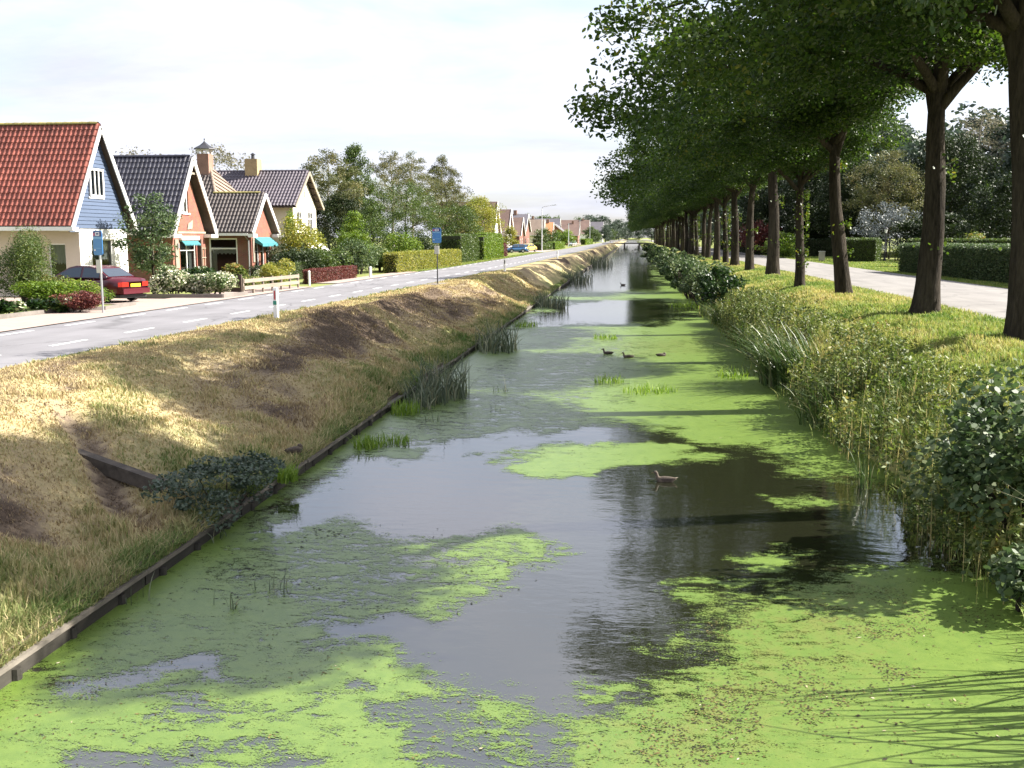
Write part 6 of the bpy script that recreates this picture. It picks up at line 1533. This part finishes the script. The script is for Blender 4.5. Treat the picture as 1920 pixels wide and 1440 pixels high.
# right hedges
hedge('clipped_hedge', 'square dark hedge with shaggy sunlit top beside the lantern', 22.0, 112, 25.6, 110.5, 3.0, 2.25, 'mid_leaf', 570, .13, 330, spikes=900)
hedge('clipped_hedge', 'long dark hedge with pale sunlit top along the lane', 20.2, 77.5, 21.6, 51.0, 1.5, 1.95, 'alder_leaf', 571, .12, 420, jit=.07)
hedge('clipped_hedge', 'second hedge line behind the long hedge', 24, 92, 34, 84, 1.2, 2.3, 'mid_leaf', 572, .15, 220)
hedge('clipped_hedge', 'dark garden hedge across the lawn behind the oak trunks', 19.5, 138, 27, 140, 1.5, 2.2, 'dark_leaf', 573, .25, 90)
shrub('rose_bush', 'pink flowering bush behind the long hedge', 'bush', (30.5, 96, 0), 1.5, 1.3, 3.0, 1600, .18, 'herb_leaf', 574, 7, 'oval')
shrub('rose_bush', 'flowering shrub on the lawn left of the forked oak', 'bush', (24.6, 92, 0), .9, .8, 2.2, 1400, .14, 'alder_leaf', 575, 6, 'oval')
shrub('green_bush', 'small shrub at the foot of the lantern post', 'bush', (27.8, 112, 0), .9, .8, 1.8, 1200, .16, 'mid_leaf', 576, 6)
hedge('garden_border', 'dark planting bed edge beside the right-hand lane far off', 19.2, 150, 19.5, 230, 2.0, 2.0, 'dark_leaf', 577, .4, 22)

# ---- alder and willow bushes along the right waterline
GW_ = 'bushes along the right waterline'
for i, (x, y, rx, h, n, lf, lb) in enumerate([
        (5.15, 13.5, 1.35, 2.2, 6500, .095, 'glossy leaved bush hanging over the water at the right edge'),
        (4.7, 55.0, 1.2, 2.2, 2600, .14, 'dark glossy bush ending the waterline shrubs, nearest of the cluster'),
        (4.2, 61.0, 1.4, 2.3, 3000, .14, 'rounded pale green alder bush second along the waterline'),
        (4.0, 68.0, 1.5, 2.4, 3000, .15, 'third alder bush along the right waterline'),
        (3.9, 77.0, 1.5, 2.3, 2600, .17, 'fourth alder bush along the right waterline'),
        (4.0, 90.0, 1.6, 2.2, 2200, .2, 'fifth, smaller looking alder bush on the waterline'),
        (4.0, 110.0, 1.7, 2.2, 1800, .26, 'sixth alder bush on the right waterline'),
        (4.0, 138.0, 2.0, 2.4, 1500, .32, 'seventh, far alder bush on the right waterline'),
        (4.0, 180.0, 2.4, 2.4, 1300, .45, 'far bush on the right waterline before the bridge')]):
    shrub('alder_bush', lb, 'bush', (x, y, WATER + .2), rx, rx * (1.3 if i else 1.15), h, n, lf, 'gloss_leaf' if i == 1 else 'alder_leaf', 600 + i, 26, 'oval', .4, GW_, 14, .8, loose=1)
# leafy sprout in front of the near bush: upright shoot with big leaves
shrub('alder_bush', 'low ivy-like trailing shoots at the water beside the glossy bush', 'bush', (4.35, 11.4, WATER + .05), .5, .8, .8, 700, .09, 'alder_leaf', 615, 6, 'oval', .4, GW_, 4, .8)
shrub('bramble', 'dark blue-green bramble at the timber edge below the old drain', 'bush', (-5.75, 13.6, WATER + .1), .8, 1.05, .8, 3600, .06, 'blue_leaf', 616, 22, 'oval', loose=1)
# ---- sedge clumps (long arching blades)
def sedge(label, x, y, z, n, h, w, mat, seed, spread=.5, lean=(.2, 1.0), name='sedge_clump', cat='sedge', group=None, side=None, sq=1.0):
    rg = np.random.default_rng(seed); a = rg.uniform(0, 6.283, n); r = spread * rg.uniform(0, 1, n) ** .6
    B = np.stack([x + r * np.cos(a), y + r * np.sin(a) * sq, np.full(n, z)], 1); hh = h * rg.uniform(.35, 1.12, n)
    me = blade_mesh(name, B - np.array([x, y, z]), hh, w, rg.uniform(lean[0], lean[1], n), rg, np.clip(rg.beta(1.3, 2.2, n) * 1.15, 0, 1), 1.1, 4, side)
    o = link(name, me, M[mat], loc=(x, y, z)); return tag(o, label, cat, group)
GS = 'sedge and reed clumps at the water'
sedge('large sedge clump with shiny arching leaves on the right waterline', 4.55, 28.6, -1.55, 620, 1.9, .042, 'sedge_blade', 620, .95, (.25, 1.1), group=GS, side=3.4, sq=1.5)
sedge('second, smaller sedge clump further along the right waterline', 4.6, 48.5, -1.5, 300, 1.4, .035, 'sedge_blade', 621, .9, (.25, 1.1), group=GS, side=3.4, sq=1.6)
sedge('ragged grey-green sedge overhanging the water between pool and large clump', 4.4, 22.5, -1.55, 160, 1.3, .03, 'sedge_blade', 625, .7, (.3, 1.2), group=GS, side=3.4, sq=1.8)
sedge('ragged sedge beyond the large clump on the right waterline', 4.6, 37, -1.5, 180, 1.3, .035, 'sedge_blade', 626, .8, (.3, 1.2), group=GS, side=3.4, sq=2.0)
sedge('small upright tuft of green blades in the dark pool by the right bank', 3.85, 16.9, WATER, 26, .75, .022, 'sedge_blade', 622, .14, (.05, .5), group=GS)
sedge('tall sedge clump on the near right bank outside the picture', 4.9, 9.2, -1.5, 60, 2.5, .045, 'sedge_blade', 623, .7, (.1, .8), group=GS, side=3.3, sq=1.3)
sedge('second tall sedge outside the picture on the near right bank', 4.9, 7.9, -1.5, 70, 2.4, .045, 'sedge_blade', 624, .7, (.1, .8), group=GS, side=3.3, sq=1.2)
for i, (x, y, n, h, sp, lb) in enumerate([(-4.8, 25.6, 240, 1.3, .7, 'dense dark reed clump nearest along the left edge'), (-5.0, 24.2, 120, .9, .5, 'thin outer reeds before the nearest left reed clump'), (-4.8, 36.5, 230, 1.3, .8, 'second dense reed clump on the left edge'), (-4.8, 60.5, 260, 1.25, 1.1, 'third reed clump on the left edge, beside the bright water'), (-5.3, 96, 320, 1.5, 1.8, 'far reed clump on the left edge'), (-5.4, 150, 320, 2.2, 2.8, 'farthest reed clump on the left edge')]):
    sedge(lb, x, y, WATER, n, h, .03 + .0002 * y, 'reed_blade', 630 + i, sp, (.05, 1.0), 'reed_clump', 'reeds', GS, sq=1.6)
for i, (px, py, n, h, sp, lb) in enumerate([(690, 838, 170, .32, .3, 'bright grass tuft at the foot of the left edging'), (760, 775, 200, .38, .35, 'bright grass tuft by the left edging before the reeds'), (740, 830, 110, .28, .35, 'loose grass shoots standing in the duckweed off the left edging'), (540, 925, 160, .34, .16, 'bright green grass cushion on the end of the edging'), (985, 612, 140, .4, .6, 'bright grass by the second reed clump'), (905, 650, 140, .4, .5, 'bright grass between the two near reed clumps'),
        (1135, 635, 110, .28, .5, 'small bright grass patch in mid canal before the ducks'), (1140, 716, 100, .30, .45, 'left yellow-green grass patch standing in the duckweed'), (1205, 735, 150, .30, .55, 'middle yellow-green grass patch standing in the duckweed'), (1250, 735, 50, .24, .3, 'small right yellow-green grass patch standing in the duckweed'), (1375, 708, 90, .35, .45, 'grass patch in the duckweed by the large sedge'), (1290, 575, 200, .4, 1.2, 'grassy weed strip off the right waterline bushes')]):
    p = G(px, py, WATER); sedge(lb, float(p[0]), float(p[1]), WATER if i != 3 else -1.4, n, h, .014 + .0003 * p[1], 'water_grass', 650 + i, sp, (.1, .8), 'water_grass', 'grass', 'grass tufts in the canal', sq=1.3)
# sparse broken reed stems in the foreground water
def stems(label, px, py, n, h, seed, spread=.25, mat='reed_blade'):
    p = G(px, py, WATER); sedge(label, float(p[0]), float(p[1]), WATER, n, h, .016, mat, seed, spread, (.05, 1.4), 'broken_reeds', 'reeds', 'broken reed stems in the water')
stems('few broken reed leaves in the shaded duckweed, front left', 500, 1110, 11, .38, 670, .28); stems('thin reed shoots near the left edging in front', 420, 1140, 7, .32, 671, .16); stems('reed shoots leaning off the edging corner', 400, 1010, 16, .42, 672, .25)
stems('sparse reed shoots by the edging near the left frame', 250, 1130, 6, .35, 673, .3); stems('two pale stems at the edging in the lower left', 80, 1225, 5, .3, 674, .1, 'dry_blade'); stems('broken dark reeds past the pool on the left', 945, 735, 9, .45, 675, .3)
stems('dark broken reeds by the left tufts', 810, 790, 9, .45, 676, .3); stems('dark reed stubs off the nearest reed clump', 930, 770, 7, .35, 677, .25); stems('dark dead stalks beside the large sedge', 1400, 705, 12, .5, 678, .3, 'litter')
stems('dead pale leaves bent into the water at the large sedge', 1470, 730, 9, .5, 679, .25, 'dry_blade')

# ---- floating leaves and debris
rg = np.random.default_rng(700)
def floaters(pts, n, sz, tint, seed, spreadx=0):
    pass
C = []; T = []; S = []
def scatter_px(poly, n, t0, t1, s0, s1):
    poly = np.asarray(poly, float); x0, y0 = poly.min(0); x1, y1 = poly.max(0); k = 0
    W_ = np.array([G(a, b_, WATER)[:2] for a, b_ in poly]); lo = W_.min(0); hi = W_.max(0)
    P = rg.uniform(lo, hi, (n * 12, 2)); P = P[(poly_sd(P, W_) > 0) & (rg.random(len(P)) < smooth((fbm(P[:, 0] * 2.3, P[:, 1] * 1.8, 91) - .5) * 8) + .05)][:n]
    for q in P: C.append((q[0], q[1], WATER + .009)); T.append(rg.uniform(t0, t1)); S.append(rg.uniform(s0, s1))
scatter_px([(1320, 1170), (1480, 1120), (1620, 1090), (1800, 1080), (1900, 1200), (1620, 1300), (1480, 1400), (1300, 1440), (1080, 1440), (1180, 1350), (1330, 1260)], 3600, .0, .9, .01, .036)
scatter_px([(1000, 1440), (1180, 1350), (1600, 1200), (1900, 1100), (1920, 1440)], 500, .2, 1.0, .015, .05)
scatter_px([(505, 985), (700, 975), (1060, 1020), (1000, 1098), (820, 1166), (560, 1180), (300, 1130), (380, 1040)], 420, 0, .4, .015, .05)
scatter_px([(520, 1000), (640, 985), (640, 1030), (520, 1030)], 26, 0, .15, .04, .09)
scatter_px([(640, 850), (860, 700), (1000, 640), (1200, 640), (1160, 800), (850, 828)], 900, 0, .45, .025, .07)
scatter_px([(0, 1290), (300, 1120), (600, 1180), (1000, 1340), (1030, 1440), (0, 1440)], 420, .1, 1.0, .012, .045)
scatter_px([(930, 850), (1100, 828), (1340, 860), (1100, 890)], 90, 0, .8, .02, .05)
scatter_px([(1180, 640), (1330, 630), (1420, 700), (1560, 860), (1300, 830)], 420, .1, 1.0, .02, .06)
C = np.array(C); S = np.array(S); T = np.array(T)
me = leaf_mesh('floating_leaves', C, S, S * .5, np.random.default_rng(701), T, 'diamond', 9.0)
tag(link('floating_leaves', me, M['litter']), 'scattered dead leaves and specks floating on the duckweed', 'leaves', kind='stuff')

# ---- herbs on the right bank
rg = np.random.default_rng(710)
n = 8000; x = rg.uniform(4.0, 8.4, n); y = 12 + 38 * rg.uniform(0, 1, n) ** .8
prob = smooth((7.4 - x) / 2.2) * (.22 + .78 * smooth((fbm(x * .6, y * .3, 715) - .42) * 7))
prob = prob * np.where((np.abs(y - 28.5) < 2.2) & (x < 5.7), .12, 1.0)
kp_ = rg.random(n) < prob; x, y = x[kp_], y[kp_]; hgt = rg.uniform(.3, 1.05, len(x)) * (.45 + .75 * smooth((6.8 - x) / 2))
z = np.maximum(gh(x, y), WATER)
per = 26; ci = np.repeat(np.arange(len(x)), per); u = rg.uniform(.15, 1, len(ci)); a = rg.uniform(0, 6.28, len(ci)); rr_ = .16 * (1.15 - u)
Cc = np.stack([x[ci] + rr_ * np.cos(a), y[ci] + rr_ * np.sin(a), z[ci] + u * hgt[ci]], 1)
tn = np.clip(rg.uniform(-.1, .5, len(x))[ci] * (.6 + .8 * vnoise(x * .9, y * .5, 717)[ci]) + .42 * u * rg.uniform(.2, 1, len(ci)) + .35 * smooth((x[ci] - 6.3) / 1.2) * rg.random(len(ci)), 0, 1)
me = leaf_mesh('herbs', Cc, .11, .05, rg, tn, 'diamond', .5); tag(link('herbs', me, M['herb_leaf']), 'tangled nettles and herbs covering the right bank slope', 'herbs', kind='stuff')
me = blade_mesh('herb_stems', np.stack([x, y, z], 1), hgt, .012, .12, rg, rg.uniform(0, .5, len(x)), .6, 2); tag(link('herb_stems', me, M['lush_blade']), 'upright stems of the herbs on the right bank', 'herbs', kind='stuff')
# fringe of weeds hanging over the whole right waterline
n = 4500; y = 8 + 150 * rg.uniform(0, 1, n) ** 1.7; x = right_shore(y) + rg.normal(.05, .22, n); z = np.maximum(gh(x + .1, y), WATER)
me = blade_mesh('shore_weeds', np.stack([x, y, z], 1), rg.uniform(.15, .5, n), .014 + .0003 * y, rg.uniform(.2, 1.1, n), rg, np.clip(.3 + .7 * rg.beta(2, 1.6, n), 0, 1), 1.0, 3); tag(link('shore_weeds', me, M['lush_blade']), 'weeds and long grass fringing the right waterline', 'weeds', kind='stuff')

# ---- grass blades
def turf(name, label, n, y0, y1, xf, hfun, wfun, green, mat, seed, p=2.2, lean=(.1, .9), flt=None):
    rg = np.random.default_rng(seed)
    yv = y0 * (y1 / y0) ** rg.uniform(0, 1, n) if p == 0 else y0 + (y1 - y0) * rg.uniform(0, 1, n) ** p
    xv = xf(yv, rg.uniform(0, 1, n))
    if flt is not None: k = flt(xv, yv, rg); xv, yv = xv[k], yv[k]
    nn = len(xv); g = green(xv, yv); zv = gh(xv, yv) - .01
    me = blade_mesh(name, np.stack([xv, yv, zv], 1), hfun(xv, yv, g, rg), wfun(yv), rg.uniform(lean[0], lean[1], nn), rg, np.clip(g + rg.normal(0, .14, nn) + .35 * (vnoise(xv * 2.6, yv * 2.0, 811) - .5), 0, 1), 1.0, 2)
    return tag(link(name, me, M[mat]), label, 'grass', kind='stuff')
turf('bank_grass', 'dry mown grass covering the left bank', 210000, 6.5, 75, lambda y, u: road_near(y) + .1 + (EDGE - .02 - road_near(y) - .1) * u,
     lambda x, y, g, r: (.035 + .04 * g + .10 * smooth((x + 7.4) / 1.6) + .06 * smooth((vnoise(x * 2.6, y * 2.0, 811) - .55) * 5) * smooth((fbm(x * .6, y * .5, 813) - .4) * 6)) * r.uniform(.5, 1.5, len(x)), lambda y: .006 + .0011 * y, greenL, 'dry_blade', 801, 0)
turf('edge_grass', 'longer grass hanging over the timber edging', 30000, 6.5, 90, lambda y, u: EDGE + .06 - .34 * u ** 1.3, lambda x, y, g, r: r.uniform(.1, .3, len(x)), lambda y: .006 + .0008 * y, lambda x, y: np.clip(.5 + .5 * greenL(x, y), 0, 1), 'dry_blade', 802, 0, (.3, 1.2), lambda x, y, r: fbm(y * .8, x * 0, 805) > .42)
turf('bank_grass', 'straw and green grass covering the oak bank', 170000, 14, 130, lambda y, u: right_shore(y) + .1 + (11.1 - right_shore(y)) * u,
     lambda x, y, g, r: (.10 + .10 * (1 - g) + .15 * smooth((7.2 - x) / 2)) * r.uniform(.5, 1.5, len(x)), lambda y: .006 + .0009 * y, greenR, 'lush_blade', 803, 0)
turf('lawn_grass', 'short lawn grass at the edge of the lane', 40000, 45, 150, lambda y, u: 18.35 + 10 * u ** 2, lambda x, y, g, r: r.uniform(.04, .1, len(x)), lambda y: .012 + .0012 * y, lambda x, y: .75 + 0 * x, 'lush_blade', 804, 0)
turf('verge_grass', 'green verge strip along the houses side of the road', 26000, 50, 170, lambda y, u: road_far(y) - 1.6 * u, lambda x, y, g, r: r.uniform(.05, .12, len(x)), lambda y: .015 + .0012 * y, lambda x, y: .72 + 0 * x, 'lush_blade', 806, 0, (.1, .9), lambda x, y, r: (y > 73))
